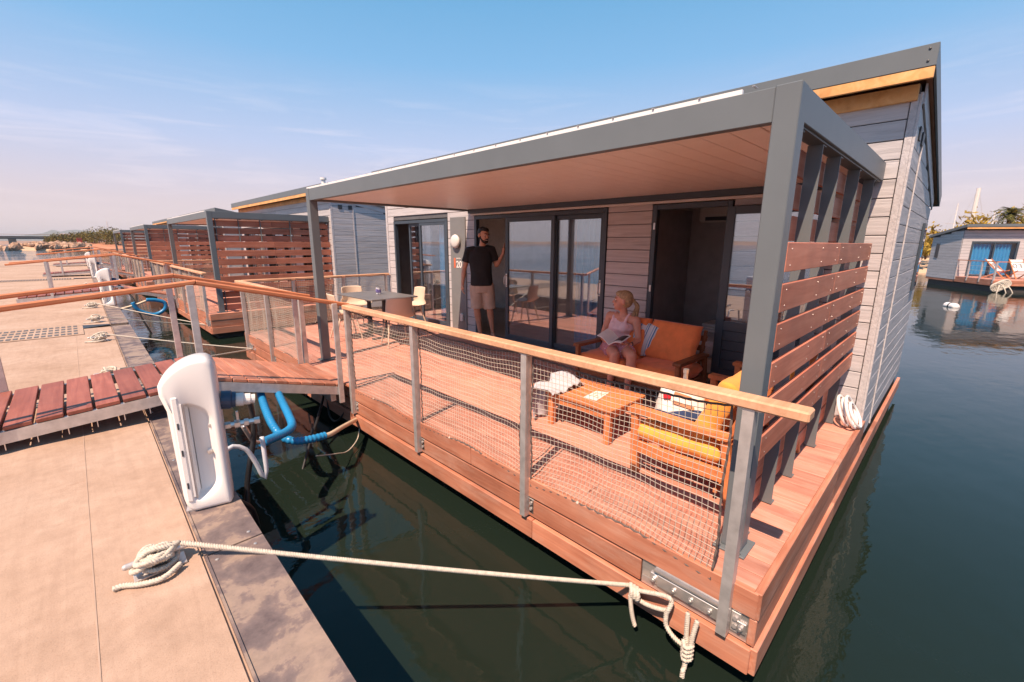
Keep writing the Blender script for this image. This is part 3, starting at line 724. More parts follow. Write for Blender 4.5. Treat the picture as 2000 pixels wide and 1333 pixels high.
    slab(4.8845, 9.0205, .388, .404, -.004, .152).build('side_fascia', M['steel'], roof, fix=True); slab(4.8845, 9.0205, YL+.066, YL+.082, -.004, .152).build('side_fascia', M['steel'], roof, fix=True)
    MB().box((4.872, .392, RZ(4.89)-.232), (4.90, YL+.06, RZ(4.87)-.1545), .003).build('pine_eaves_board', M['pine'], roof)
    MB().box((5.075, .48, 2.78), (5.121, YL-.01, 2.90), .003).build('pine_wall_plate', M['pine'], roof)
    slab(4.94, 8.98, .412, .452, .078, .14).build('verge_rafter', M['soffit'], roof, fix=True)
    # ---- glazed doors and window
    def bar(m, y0, y1, z0, z1, x0=XW-.03, x1=XW+.05): m.box((x0, y0, z0), (x1, y1, z1), .004)
    def leaf(parent, y0, y1, z0, z1, x, w=.06, handle=0):
        m = MB(); d = .022
        m.box((x-d, y0, z0), (x+d, y0+w, z1), .003).box((x-d, y1-w, z0), (x+d, y1, z1), .003).box((x-d, y0+w, z0), (x+d, y1-w, z0+w*1.25), .003).box((x-d, y0+w, z1-w), (x+d, y1-w, z1), .003)
        o = m.build('door_leaf', M['frame'], parent)
        MB().box((x-.006, y0+w, z0+w*1.25), (x+.006, y1-w, z1-w)).build('pane', M['glass'], parent)
        if handle:
            h = MB(); yy = y0+w*.5 if handle < 0 else y1-w*.5
            h.box((x-d-.006, yy-.016, .92), (x-d-.0005, yy+.016, 1.14), .003).tube(spline([(x-d-.006, yy, .94), (x-d-.05, yy, .97), (x-d-.055, yy, 1.03), (x-d-.05, yy, 1.09), (x-d-.006, yy, 1.12)], .01), .008, 6); h.build('handle', M['alu'], parent)
    def frame(name, y0, y1, z1):
        m = MB(); bar(m, y0, y0+.055, .0, z1); bar(m, y1-.055, y1, .0, z1); bar(m, y0+.055, y1-.055, z1-.06, z1); bar(m, y0+.055, y1-.055, -.005, .04); return m.build(name, M['frame'], H)
    sd_ = frame('sliding_door', 3.40, 6.12, 2.09)
    leaf(sd_, 4.30, 5.34, .042, 2.03, XW-.002, .065, 1); leaf(sd_, 3.46, 4.36, .042, 2.03, XW+.045, .065, -1)
    sw = frame('sliding_window', 6.91, 8.84, 2.08)
    leaf(sw, 6.97, 7.86, .042, 2.02, XW-.002, .05); leaf(sw, 7.5, 8.32, .042, 2.02, XW+.045, .05)
    bd_ = frame('bedroom_door', 1.83, 2.75, 2.09)
    for z in (.35, 1.05, 1.8): MB().box((XW-.045, 2.70, z), (XW-.0305, 2.725, z+.08), .003).build('hinge', M['alu'], bd_)
    # the leaf stands folded back against the wall
    m = MB(); x = 5.06; y0, y1 = .95, 1.86; d = .022
    m.box((x-d, y0, .05), (x+d, y0+.085, 2.02), .003).box((x-d, y1-.085, .05), (x+d, y1, 2.02), .003).box((x-d, y0+.085, .05), (x+d, y1-.085, .15), .003).box((x-d, y0+.085, .70), (x+d, y1-.085, .80), .003).box((x-d, y0+.085, 1.94), (x+d, y1-.085, 2.02), .003); m.build('door_leaf', M['frame'], bd_)
    MB().box((x-.006, y0+.085, .80), (x+.006, y1-.085, 1.94)).build('pane', M['glass'], bd_)
    for k in range(5): MB().box((x-.008, y0+.085, .152+k*.1097), (x+.008, y1-.085, .152+k*.1097+.106), .003).build('door_board', M['frame'], bd_)
    # ---- lamp panel with the berth number
    pn = MB().box((XW-.040, 6.36, -.0), (XW-.018, 6.80, 2.09), .003).build('number_panel', M['panel'], H)
    lm = MB().lathe([(.10, 0), (.105, .01), (.10, .028)], 28, (XW-.041, 6.60, 1.66), Matrix.Rotation(rad(-90), 3, 'Y')).build('lamp_base', M['galv'], pn, smooth=False)
    MB().lathe([(.12, .028), (.125, .04), (.115, .062), (.085, .075), (.04, .082), (.001, .083)], 28, (XW-.041, 6.60, 1.66), Matrix.Rotation(rad(-90), 3, 'Y')).build('lamp_cover', M['offwhite'], pn, smooth=True)
    def text(body, size, loc, mat, name):
        cu = bpy.data.curves.new('t', 'FONT'); cu.body = body; cu.size = size; cu.extrude = .0015; cu.offset = .002 if size > .1 else 0; cu.align_x = 'LEFT'
        o = bpy.data.objects.new('t', cu); C.objects.link(o); dg = bpy.context.evaluated_depsgraph_get(); me = bpy.data.meshes.new_from_object(o.evaluated_get(dg)); bpy.data.objects.remove(o); me.materials.clear(); me.materials.append(mat)
        return me
    me = text('20', .17, None, M['white'], 'number'); o = new('number', me, pn, (XW-.0425, 6.635, 1.19)); o.rotation_euler = (rad(90), 0, rad(-90))
    me = text('ponton', .045, None, M['white'], 'letter'); o = new('lettering', me, pn, (XW-.0425, 6.63, 1.345)); o.rotation_euler = (rad(90), 0, rad(-90))
    MB().box((XW-.0425, 6.655, 1.18), (XW-.0402, 6.70, 1.36)).build('orange_flash', plain('orange_print', (.70, .14, .05), .5), pn)
    MB().box((XW-.075, 6.44, .20), (XW-.0405, 6.52, .34), .006).build('socket', M['offwhite'], pn)
    # ---- rooms behind the glass
    rm = MB(); rm.box((XW+.07, YR+.07, -.02), (XB-.07, YL-.07, .005)); rm.build('room_floor', M['floor'], H)
    MB().box((XW+.07, YR+.07, 2.30), (XB-.07, YL-.07, 2.34)).build('room_ceiling', M['interior'], H)
    MB().box((XW+.07, 2.96, .006), (XB-.07, 3.04, 2.29)).build('partition', M['interior'], H); MB().box((7.7, 3.05, .006), (7.76, YL-.07, 2.29)).build('partition', M['interior'], H); MB().box((6.2, 6.24, .006), (7.69, 6.32, 2.29)).build('partition', M['interior'], H)
    wd = MB().box((6.62, YR+.08, .006), (6.68, 2.95, 2.29)).build('wardrobe', M['interior'], H)
    for k, (a, b) in enumerate(((2.30, 2.93), (1.68, 2.28))): MB().box((6.595, a, .05), (6.618, b, 2.2), .004).build('wardrobe_door', M['interiordark'], wd)
    MB().box((5.30, 2.915, .02), (6.58, 2.957, 2.1), .004).build('inner_door', M['interiordark'], wd); MB().box((5.44, 2.895, .98), (5.56, 2.913, 1.0)).box((5.42, 2.885, .9), (5.47, 2.913, 1.2), .004).build('door_handle', M['alu'], wd)
    ac = MB().box((6.42, 1.95, 1.93), (6.594, 2.75, 2.2), .03).build('air_conditioner', M['offwhite'], H); MB().box((6.405, 2.05, 1.95), (6.419, 2.65, 2.0)).build('outlet', M['dark'], ac)
    # ---- pergola
    ypr, ypl, xp, zt, zb, pw = .607, 6.257, 2.34, 2.321, 2.17, .105
    pg = MB().box((xp+.004, ypr+pw, zb), (xp+.06, ypl-pw, zt-.004), .003).build('pergola', M['steel'], H)
    for y in (ypr, ypl-pw):
        po = MB().box((xp, y, .012), (xp+pw, y+pw, zt), .004).build('pergola_post', M['steel'], pg)
        MB().box((xp-.04, y-.03, .0), (xp+pw+.04, y+pw+.03, .011), .002).lathe([(.01, .011), (.01, .02)], 8, (xp-.022, y+.0, 0)).lathe([(.01, .011), (.01, .02)], 8, (xp-.022, y+pw, 0)).lathe([(.01, .011), (.01, .02)], 8, (xp+pw+.022, y+.05, 0)).build('foot_plate', M['steel'], pg)
    for y0, y1 in ((ypr+.002, ypr+.052), (ypl-.052, ypl-.002)): MB().box((xp+pw+.001, y0, zb), (XW-.03, y1, zt-.002), .003).build('side_beam', M['steel'], pg)
    MB().box((XW-.10, ypr+.054, 2.13), (XW-.03, ypl-.054, 2.262), .003).build('rear_beam', M['frame'], pg)
    MB().box((XW-.07, ypr+.09, 2.098), (XW-.035, ypl-.09, 2.127), .002).build('light_profile', M['offwhite'], pg)
    nl = 36; p = (ypl-ypr-.11)/nl
    lv = MB().box((0, -p/2+.003, 0), (XW-.101-xp-.063, p/2-.003, .022), .003).box((0, p/2-.012, .0222), (XW-.101-xp-.063, p/2-.004, .04)).mesh('louvre', M['ceil'])
    for i in range(nl): new('louvre', lv, pg, (xp+.062, ypr+.055+p*(i+.5), 2.198))
    MB().box((xp+.02, ypr+.06, zt-.04), (XW-.2, ypl-.06, zt-.02)).build('roof_sheet', M['roofing'], pg)
    e = MB().box((xp+.012, ypr+.25, zt-.003), (xp+.03, ypl-.02, zt+.018)).build('roof_edge', M['white'], pg)
    g = MB()
    for i in range(22):
        y = ypr+.2+i*.25; g.box((xp+.004, y-.006, zt+.0185), (xp+.05, y+.006, zt+.021))
    g.build('roof_clip', M['galv'], pg)
    cl = MB(); pts = []
    for i in range(60):
        y = ypr+.1+(ypl-ypr-.2)*i/59; pts.append((XW-.106, y, 2.245-(.012 if i % 2 else 0)))
    cl.tube(pts, .003, 4)
    for i in range(0, 60, 1): cl.ball(pts[i], .007, 5, 4)
    cl.build('string_lights', M['offwhite'], pg)
    # ---- privacy screen: five flat steel fins, outer and inner boards
    sc = MB().box((xp+pw+.01, .625, 2.160), (XW-.04, .70, 2.169)).build('privacy_screen', M['steel'], H)
    for x in (2.50, 2.967, 3.437, 4.121, 4.823):
        b = MB().box((x-.004, .632, .006), (x+.004, .705, 2.159)).box((x+.005, .632, .0), (x+.07, .70, .006)).box((x+.005, .632, 2.152), (x+.07, .70, 2.159))
        for yy in (.65, .683):
            b.lathe([(.008, .006), (.008, .014)], 8, (x+.045, yy, 0)).lathe([(.008, -.010), (.008, .0)], 8, (x+.045, yy, 2.152))
        b.build('fin', M['steel'], sc)
    xs0, xs1 = xp+pw+.004, XW-.036
    for i in range(6):
        z = 1.645-.145/2-.2*i
        for a, b in ((xs0, 3.70), (3.70, xs1)):
            o = plank('slat', b-a-.003, .022, .142, ((a+b)/2, .618, z), M['slat'], sc, 0, .003)
    scr = MB()
    for i in range(6):
        z = 1.645-.0725-.2*i
        for x in (2.53, 3.2, 3.6, 3.8, 4.5, 5.0):
            for dz in (-.04, .04): scr.lathe([(.004, 0), (.004, .0015)], 6, (x, .607, z+dz), Matrix.Rotation(rad(90), 3, 'X'))
    tag(scr.build('screw_heads', M['alu'], sc), kind='stuff')
    for z in (2.06, 1.89, 1.72, .41, .255, .10):
        for a, b in ((xs0, 3.70), (3.70, xs1)):
            plank('slat', b-a-.003, .022, .135, ((a+b)/2, .72, z), M['slat'], sc, 0, .003)
    # ---- railing with rope net
    rl = MB(); xr = XF-.042
    rl.box((xr-.03, .345, .917), (xr+.065, 2.5, .965), .008); rl.box((xr-.03, 2.502, .917), (xr+.065, 4.74, .965), .008)
    rl.box((xr-.03, 6.0, .917), (xr+.065, YL+.03, .965), .008); rl.box((xr+.066, YL-.065, .917), (XW-.05, YL+.03, .965), .008)
    rail = rl.build('railing', M['rail'], H)
    PY = [.551, 1.945, 3.334, 4.676, 6.067, 7.526, 8.90]
    for y in PY:
        m = MB(); m.box((XF-.060, y, -.294), (XF-.054, y+.05, .916)); m.box((XF-.0535, y, -.294), (XF-.006, y+.006, .916)); m.box((XF-.0535, y+.044, -.14), (XF-.006, y+.05, .916)); m.box((XF-.053, y-.025, .909), (XF+.03, y+.075, .9165))
        m.box((XF-.012, y-.045, -.275), (XF-.004, y-.001, -.16), .002); m.lathe([(.013, 0), (.013, .012)], 6, (XF-.012, y-.022, -.235), Matrix.Rotation(rad(-90), 3, 'Y')); m.lathe([(.013, 0), (.013, .012)], 6, (XF-.012, y-.022, -.19), Matrix.Rotation(rad(-90), 3, 'Y'))
        m.build('post', M['galv'], rail)
    for x in (3.0, 4.0, 4.98): MB().box((x, YL-.055, .0), (x+.045, YL-.005, .916), .003).build('post', M['galv'], rail)
    def net(P, Q, seed):
        P, Q = Vector(P), Vector(Q); d = Q-P; L = d.length; d.normalize(); nn = Vector((-d.y, d.x, 0)); r = random.Random(seed)
        nu = max(4, round(L/.032)); nv = 27; ph = r.uniform(0, 6)
        def at(i, j):
            u = i/nu; v = j/nv; sag = math.sin(math.pi*u)
            zb = -.05+.055*sag; zt2 = .895-.030*sag; tuck = (.012*math.sin(u*9+ph)+.006*math.sin(u*23))*(math.sin(math.pi*v))
            return P+d*(L*(u+.004*math.sin(v*11+ph)))+nn*(.028*math.sin(math.pi*v)*sag+tuck)+Vector((0, 0, zb+(zt2-zb)*(v+.006*math.sin(u*14+ph))))
        m = MB(); i_w = .0017
        for i in range(nu+1): m.tube([at(i, j) for j in range(nv+1)], i_w, 4, False)
        for j in range(1, nv): m.tube([at(i, j) for i in range(nu+1)], i_w, 4, False)
        o = m.build('net', M['net'], rail); b = MB()
        edge = [at(i, 0) for i in range(nu+1)]+[at(nu, j) for j in range(1, nv+1)]+[at(i, nv) for i in range(nu-1, -1, -1)]+[at(0, j) for j in range(nv-1, 0, -1)]
        b.tube([p+nn*.004*(1 if k % 2 else -1) for k, p in enumerate(edge)], .0062, 6, False, True); b.build('border_rope', M['netrope'], o)
        k = MB(); k.ball(at(nu//3, 0), .011, 8, 6); k.build('knot', M['rope'], o)
    for k, (a, b) in enumerate(((.66, 1.925), (2.03, 3.31), (3.42, 4.655), (6.17, 7.5), (7.62, 8.87))): net((XF-.012, b, 0), (XF-.012, a, 0), k)
    net((2.16, YL-.07, .05), (2.97, YL-.07, .05), 11); net((3.06, YL-.07, .05), (3.97, YL-.07, .05), 12); net((4.06, YL-.07, .05), (4.95, YL-.07, .05), 13)
    return H
HB = houseboat()

# ------------------------------------------------------------------ gangway
def gangway():
    G = thing('gangway', 'nearest gangway with dark red treads crossing from the pontoon to the terrace', 'gangway', (.7, 5.35, ZD), 'gangways between the pontoon and the boats')
    y0, y1 = 4.79, 5.94
    prof = [(-1.25, .135), (-.56, .172), (.36, .232), (.80, .262), (1.97, -.060)]      # underside of the side beams
    def zat(x):
        for (a, za), (b, zb) in zip(prof, prof[1:]):
            if x <= b: return za+(zb-za)*(x-a)/(b-a)
        return prof[-1][1]
    hb = .092
    for y in (y0, y1):
        m = MB(); t = .05
        poly = [(x, z) for x, z in prof]+[(x, z+hb) for x, z in prof[::-1]]; m.prism(poly, y-t/2, y+t/2, 'y'); m.build('side_beam', M['galv'], G, fix=True)
    m = MB()
    for x in (-1.0, -.3, .35, .8, 1.3, 1.85): m.box((x-.02, y0+.026, zat(x)+.01), (x+.02, y1-.026, zat(x)+.055))
    m.box((1.9, y0+.1, -.16), (1.96, y1-.1, -.062)); m.build('cross_members', M['galv'], G)
    x = -1.22
    while x < 1.93:
        w = .150 if x < .7 else .118; gap = .020 if x < .7 else .005; xm = x+w/2
        if x < .80 < x+w: x = .802; xm = x+w/2
        z = zat(xm)+hb+.020; sl = math.atan2(zat(xm+.02)-zat(xm-.02), .04)
        plank('tread', y1-y0+.03, w, .03, (xm, (y0+y1)/2, z), M['tread'] if x < .7 else M['fascia'], G, 0, .003, (-sl, 0, rad(90)))
        if xm < .7:
            MB().box((x+w+.006, y0-.012, z-.16), (x+w+.012, y0-.006, z-.11)).build('screw', M['alu'], G)
        x += w+gap
    hp = [(-1.3, 1.055), (-.49, 1.135), (.755, 1.262), (2.13, .93)]
    for y in (y0, y1):
        m = MB(); P = spline([(a, y, z+.02) for a, z in hp[:1]]+[(-.9, y, 1.112), (.60, y, 1.268), (.755, y, 1.278), (.90, y, 1.248), (2.0, y, .985), (2.15, y, .946)], .06)
        rings = []
        for i, p in enumerate(P):
            d = (P[min(i+1, len(P)-1)]-P[max(i-1, 0)]).normalized(); u = Vector((-d.z, 0, d.x)); k = .35 if i == len(P)-1 else 1
            oc = [(-.030, -.010), (-.030, .012), (-.018, .022), (.018, .022), (.030, .012), (.030, -.010), (.018, -.022), (-.018, -.022)]
            rings.append([p+Vector((0, a*k, 0))+u*b*k for a, b in oc])
        m.loft(rings); m.build('handrail', M['gangrail'], G, fix=True)
        for x, dx in ((-.61, -.02), (.71, -.01), (1.97, 0)):
            top = 1.262 if x == .71 else (1.13 if x < 0 else .985); b = zat(x) if x < 1.9 else -.15
            yy = y-.053 if y == y0 else y+.028
            MB().box((x-.028, yy, b), (x+.028, yy+.025, top), .003).build('handrail_post', M['galv'], G)
    return G
GW = gangway()

# ------------------------------------------------------------------ service pedestal
def by_angle(poly, c, n):
    P = [Vector((p[0], p[1])) for p in poly]; c = Vector(c); out = []
    for k in range(n):
        a = 2*math.pi*k/n; d = Vector((math.cos(a), math.sin(a))); best = 0
        for i in range(len(P)):
            p, q = P[i]-c, P[(i+1) % len(P)]-c; e = q-p; det = d.x*(-e.y)+d.y*e.x
            if abs(det) < 1e-12: continue
            t = (p.x*(-e.y)+p.y*e.x)/det; s = (d.x*p.y-d.y*p.x)/det
            if -1e-6 <= s <= 1+1e-6 and t > best: best = t
        out.append(c+d*best)
    return out
def pedestal():
    P = local('service_pedestal', 'nearest white moulded service pedestal on the coping, its hollow side towards us', 'pedestal', 'white service pedestals along the pontoon')
    Wd, Hh, D = .235, .90, .17; n = 128; c = (.118, .44)
    tp = [Vector((.246, .76))]+spline([(.247, .80, 0), (.240, .862, 0), (.212, .896, 0), (.165, .902, 0), (.11, .890, 0), (.055, .860, 0), (.008, .818, 0), (-.022, .768, 0), (-.022, .715, 0), (.0, .66, 0)], .006)
    out = [(.246, 0)]+[(p[0], p[1]) for p in tp]+[(.004, .40), (.010, .10)]+[(.010+.05*(1-math.cos(a)), .10-.10*math.sin(a)) for a in (.3, .6, .9, 1.2, 1.5708)]
    O = by_angle(out, c, n)
    rec = round_poly([(.060, .055), (.198, .12), (.198, .60), (.06, .68)], .085, 8); R1 = by_angle(rec, (.125, .36), n)
    # match recess ring to outer ring by direction
    m = MB(); inn = lambda r, s: [Vector(c)+(p-Vector(c))*s for p in r]
    Rr = by_angle(rec, (.125, .36), n); cc = Vector((.125, .36))
    ring = lambda pts, y: [(p.x, y, p.y) for p in pts]
    sh = lambda pts, s: [cc+(p-cc)*s for p in pts]
    O2 = by_angle(out, (.125, .36), n)
    def inset(pts, d):
        q = []
        for i, p in enumerate(pts):
            t = (pts[(i+1) % n]-pts[i-1]).normalized(); q.append(p+Vector((-t.y, t.x))*d)
        return q
    rings = [ring(O2, D), ring(O2, .040), ring(inset(O2, .003), .022), ring(inset(O2, .009), .009), ring(inset(O2, .017), .002), ring(inset(O2, .026), 0.0), ring(inset(Rr, -.012), 0.0), ring(inset(Rr, -.003), .006), ring(inset(Rr, .006), .022), ring(inset(Rr, .018), .046), ring(inset(Rr, .034), .058)]
    m.loft(rings, True, (True, True)); b = m.build('body', M['white'], P, (0, 0, 0), smooth=True, fix=True)
    q = MB().box((.062, -.004, .10), (.072, .002, .66)).box((.028, -.006, .075), (.060, .02, .705), .008); q.build('cover_strip', M['white'], b, (0, 0, 0))
    MB().box((.0725, .004, .085), (.079, .03, .69)).build('groove', M['galv'], b, (0, 0, 0))
    for z in (.16, .36, .52): MB().box((.040, -.0085, z), (.048, -.0062, z+.035)).build('slot', M['dark'], b, (0, 0, 0))
    k = MB().lathe([(.016, 0), (.016, .006), (.011, .008), (.011, .03), (.0, .031)], 12, (.165, .052, .34), Matrix.Rotation(rad(90), 3, 'X')); k.build('lock', M['alu'], b, (0, 0, 0))
    MB().lathe([(.011, 0), (.011, .005), (.001, .006)], 12, (.185, .030, .50), Matrix.Rotation(rad(90), 3, 'X')).build('rivet', M['galv'], b, (0, 0, 0))
    MB().box((.012, .02, -.0), (.225, D-.01, .012)).build('foot', M['galv'], b, (0, 0, 0))
    # sockets, meter and taps on the water side
    s = MB().lathe([(.055, 0), (.055, .05), (.048, .055), (.048, .075)], 18, (.247, .12, .615), Matrix.Rotation(rad(97), 3, 'Y')).build('socket', plain('navy_plug', (.03, .06, .12), .4), b, (0, 0, 0), smooth=False)
    s2 = MB().lathe([(.040, 0), (.040, .04), (.034, .045), (.034, .075), (.028, .08), (.028, .10)], 16, (.322, .12, .605), Matrix.Rotation(rad(97), 3, 'Y')).build('plug', M['offwhite'], b, (0, 0, 0))
    v = MB(); x = .248
    for i, (r, L) in enumerate(((.022, .03), (.016, .02), (.026, .03), (.017, .02), (.024, .025), (.016, .03), (.022, .03))): v.lathe([(r, 0), (r, L)], 8 if i % 2 else 6, (x, .15, .44), Matrix.Rotation(rad(90), 3, 'Y')); x += L
    v.box((.31, .14, .465), (.325, .16, .52), .003); v.build('tap', M['alu'], b, (0, 0, 0))
    return P
PD = place(pedestal(), (.243, 2.915, ZD+.004), rad(-13))

# ------------------------------------------------------------------ hoses and cables of the nearest pedestal
def hose(name, label, pts, r, mat, ribbed=False, n=10, group=None, cat='hose'):
    P = spline(pts, r*.25 if ribbed else .03); m = MB()
    m.tube(P, (lambda i, a: r*(1.0+.10*math.cos(i*2*math.pi/4))) if ribbed else r, n)
    o = m.build(name, mat, None, smooth=True); return tag(o, label, cat, group)
HG = 'service hoses and cables beside the nearest pedestal'
hose('corrugated_hose', 'blue ribbed hose looping under the gangway and running to the hull', [(1.26, 5.3, .14), (1.22, 5.05, .13), (1.14, 4.6, .06), (1.10, 4.25, -.01), (1.12, 4.05, -.07), (1.20, 3.98, -.11), (1.33, 3.98, -.135), (1.47, 4.0, -.15)], .034, M['hose'], True, 14, HG)
hose('hull_pipe', 'beige pipe leaving the hull and entering the blue ribbed hose', [(1.40, 3.99, -.14), (1.52, 4.02, -.162), (1.75, 4.28, -.24), (2.12, 4.72, -.385)], .024, M['hosebeige'], False, 12, HG, 'pipe')
hose('corrugated_hose', 'blue ribbed hose bent in a tight elbow beside the pedestal tap', [(1.42, 5.35, .14), (1.37, 5.05, .13), (1.30, 4.6, .08), (1.24, 4.22, .045), (1.20, 4.03, .03), (1.14, 3.93, .03), (1.05, 3.84, .045), (.93, 3.72, .08), (.85, 3.62, .11)], .034, M['hose'], True, 14, HG)
hose('tap_hose', 'silver fitting joining the tap and the bent blue hose', [(.66, 3.22, .43), (.70, 3.35, .34), (.77, 3.5, .19), (.86, 3.63, .11)], .016, M['alu'], True, 8, HG, 'pipe')
hose('white_hose', 'white hose hanging in a narrow loop towards the water', [(.52, 3.2, .29), (.585, 3.25, .30), (.659, 3.25, .254), (.709, 3.25, .132), (.736, 3.25, .03), (.752, 3.25, .0), (.766, 3.25, .05), (.770, 3.26, .16), (.772, 3.28, .30)], .015, plain('white_hose_skin', (.62, .64, .70), .4), False, 10, HG)
hose('power_cable', 'black cable dropping from the pedestal plug into the water', [(.69, 3.36, .57), (.735, 3.4, .56), (.758, 3.4, .47), (.752, 3.4, .28), (.70, 3.38, .09), (.655, 3.36, -.1), (.62, 3.3, -.4), (.60, 3.25, -.8)], .018, M['black'], False, 10, HG, 'cable')
hose('power_cable', 'black cable curving down the pontoon edge below the white hose', [(.495, 3.12, .30), (.495, 3.10, .145), (.54, 3.09, .0), (.62, 3.1, -.12), (.66, 3.2, -.4), (.66, 3.2, -.8)], .015, M['black'], False, 10, HG, 'cable')
hose('power_cable', 'black cable slanting under the gangway near the hull', [(1.95, 5.2, -.12), (1.80, 4.95, -.22), (1.5, 4.55, -.45), (1.2, 4.2, -.8)], .014, M['black'], False, 8, HG, 'cable')
hose('thin_wire', 'thin pale wire bowing beside the beige pipe', [(2.11, 4.66, -.47), (2.0, 4.5, -.53), (1.8, 4.3, -.53), (1.6, 4.1, -.42), (1.35, 3.95, -.3)], .006, M['rope'], False, 6, HG, 'cable')
hose('hull_cable', 'black cable hanging in a bow under the gangway end at the hull', [(2.13, 5.6, -.15), (2.06, 5.4, -.50), (2.05, 5.15, -.52), (2.12, 4.95, -.30)], .012, M['black'], False, 8, HG, 'cable')

# ------------------------------------------------------------------ mooring ropes with their knots
def cleat(c, s=1.0):
    c = Vector(c); o = MB().box(c+Vector((-.10, -.05, .002)), c+Vector((.10, .05, .012)), .002).cap(c+Vector((-.05, 0, .01)), c+Vector((-.04, 0, .06)), .022, .018).cap(c+Vector((.05, 0, .01)), c+Vector((.04, 0, .06)), .022, .018).cap(c+Vector((-.12, 0, .07)), c+Vector((.12, 0, .07)), .014, .014)
    return o.build('cleat', M['galv'], dk)
def mooring(label, c, hull, r, fine, seed, tail=True, tag_group='mooring ropes'):
    rr = random.Random(seed); c = Vector(c); hull = Vector(hull); cleat(c)
    root = thing('mooring_rope', label, 'rope', c, tag_group)
    line = MB(); sag = lambda t: -.012*math.sin(math.pi*t)
    a = c+Vector((.09, -.03, .105)); pts = [a+(hull-a)*(i/14)+Vector((0, 0, sag(i/14))) for i in range(15)]
    (line.rope(pts, r, 10) if fine else line.tube(pts, r, 6)); line.build('line', M['rope'], root, smooth=fine)
    knot = MB()
    for k in range(8):
        # figure-of-eight and round turns pulled tight over the horns of the cleat
        R = .052+.016*rr.random(); ax = Vector((rr.uniform(-1, 1), rr.uniform(-1, 1), rr.uniform(.1, 1.3))).normalized() if k > 2 else Vector((.2*(k-1), .1, 1)).normalized()
        u, w, _ = basis(ax); o = c+Vector((rr.uniform(-.035, .035), rr.uniform(-.03, .03), .045+.055*rr.random())); o.z = max(o.z, c.z+.02+R*math.sqrt(max(0, 1-ax.z**2))*.9); loop = []
        for i in range(15): g = 2*math.pi*i/14*1.06+k; loop.append(o+(u*math.cos(g)*1.15+w*math.sin(g)*.85)*R+ax*.012*math.sin(2*g+k))
        P = spline(loop, .015 if fine else .05); (knot.rope(P, r*.95, 8) if fine else knot.tube(P, r, 5))
    knot.build('knot', M['rope'], root, smooth=fine)
    if tail:
        t = MB(); P = spline([c+Vector((.07, -.08, .03)), c+Vector((0, -.13, .025)), c+Vector((-.08, -.10, .02)), c+Vector((-.14, -.05, .017)), c+Vector((-.175, -.045, .016))], .02); (t.rope(P, r, 8) if fine else t.tube(P, r, 5)); t.build('tail', M['rope'], root, smooth=fine)
    return root
mr = mooring('thick twisted white rope in the foreground from the pontoon cleat to the boat corner', (.088, 2.495, ZD), (2.07, 1.085, -.335), .0125, True, 3)
def bow_knots(root):
    r = .0125; x = 2.045; k = MB()
    def P(y, z, dx=0): return (x+dx, y, z)
    for t in (0, .02, .04): k.rope(spline([P(1.085-t, -.355, .03), P(1.06-t, -.365, -.02), P(1.05-t, -.325, -.03), P(1.075-t, -.305, 0), P(1.085-t, -.34, .03)], .02), r, 8)
    k.rope(spline([P(1.06, -.33), P(.95, -.275, -.01), P(.86, -.235, -.015), P(.83, -.26, .0), P(.835, -.30, -.02), P(.845, -.335, -.02)], .02), r, 8)
    k.rope(spline([P(1.05, -.37), P(.98, -.365, -.01), P(.90, -.345, -.01), P(.845, -.32, -.01)], .02), r, 8)
    k.rope(spline([P(1.06, -.35, -.03), P(1.045, -.43, -.035), P(1.03, -.50, -.03), P(1.015, -.535, -.03)], .02), r, 8)
    k.rope(spline([P(.845, -.33, -.02), P(.84, -.40, -.025), P(.80, -.44, -.025), P(.75, -.455, -.025), P(.71, -.45, -.02)], .02), r, 8)
    k.build('hull_knot', M['rope'], root, smooth=True)
    k = MB(); y = .715
    k.rope(spline([P(y+.02, -.26, -.01), P(y+.015, -.36, -.02), P(y+.005, -.45, -.025), P(y, -.56, -.03)], .02), r, 8); k.rope(spline([P(y-.03, -.275, -.01), P(y-.02, -.37, -.025), P(y-.015, -.46, -.03)], .02), r, 8)
    for t in range(4): z = -.42-.026*t; k.rope(spline([P(y+.022, z, -.025), P(y, z-.012, -.055), P(y-.026, z-.004, -.03), P(y, z+.008, -.004), P(y+.022, z, -.025)], .012), r*.95, 8)
    k.rope(spline([P(y, -.48, -.03), P(y-.004, -.56, -.05), P(y-.006, -.62, -.075), P(y-.008, -1.1, -.08)], .02), r, 10); k.build('hanging_end', M['rope'], root, smooth=True)
bow_knots(mr)
mooring('white rope passing under the gangway to the far corner of the nearest boat', (.121, 6.68, ZD), (2.06, 8.65, -.22), .012, False, 4)
mooring('white rope knotted just before the pontoon hinge, tied to the nearest boat', (.14, 9.387, ZD), (2.06, 8.70, -.22), .012, False, 5)
mooring('white rope knotted just beyond the pontoon hinge, tied to the second boat', (.172, 11.70, ZD), (2.07, 12.42, -.30), .012, False, 6)
mooring('white rope knotted in front of the second pedestal, tied to the second boat', (.199, 14.33, ZD), (2.07, 12.60, -.30), .012, False, 8)
mooring('white rope knotted behind the second pedestal', (.22, 18.3, ZD), (2.07, 20.2, -.25), .012, False, 9)
mooring('white rope knotted farthest along the pontoon, near the third boat', (.26, 21.2, ZD), (2.07, 20.3, -.25), .012, False, 10)

# ------------------------------------------------------------------ white hose coil on the side deck
co = MB()
for k, (q, dx, dz) in enumerate(((.135, 0, 0), (.118, .03, -.01), (.14, -.025, .01), (.105, .01, -.02))): co.tube([(4.86+dx+q*math.cos(a), .575-.03*k+.05*math.sin(a), .14+dz+q*.95*math.sin(a)) for a in [2*math.pi*i/28 for i in range(28)]], .013, 8, False, True)
tag(co.build('hose_coil', M['white'], None, smooth=True), 'white hose coil leaning on the side deck by the house corner', 'hose')

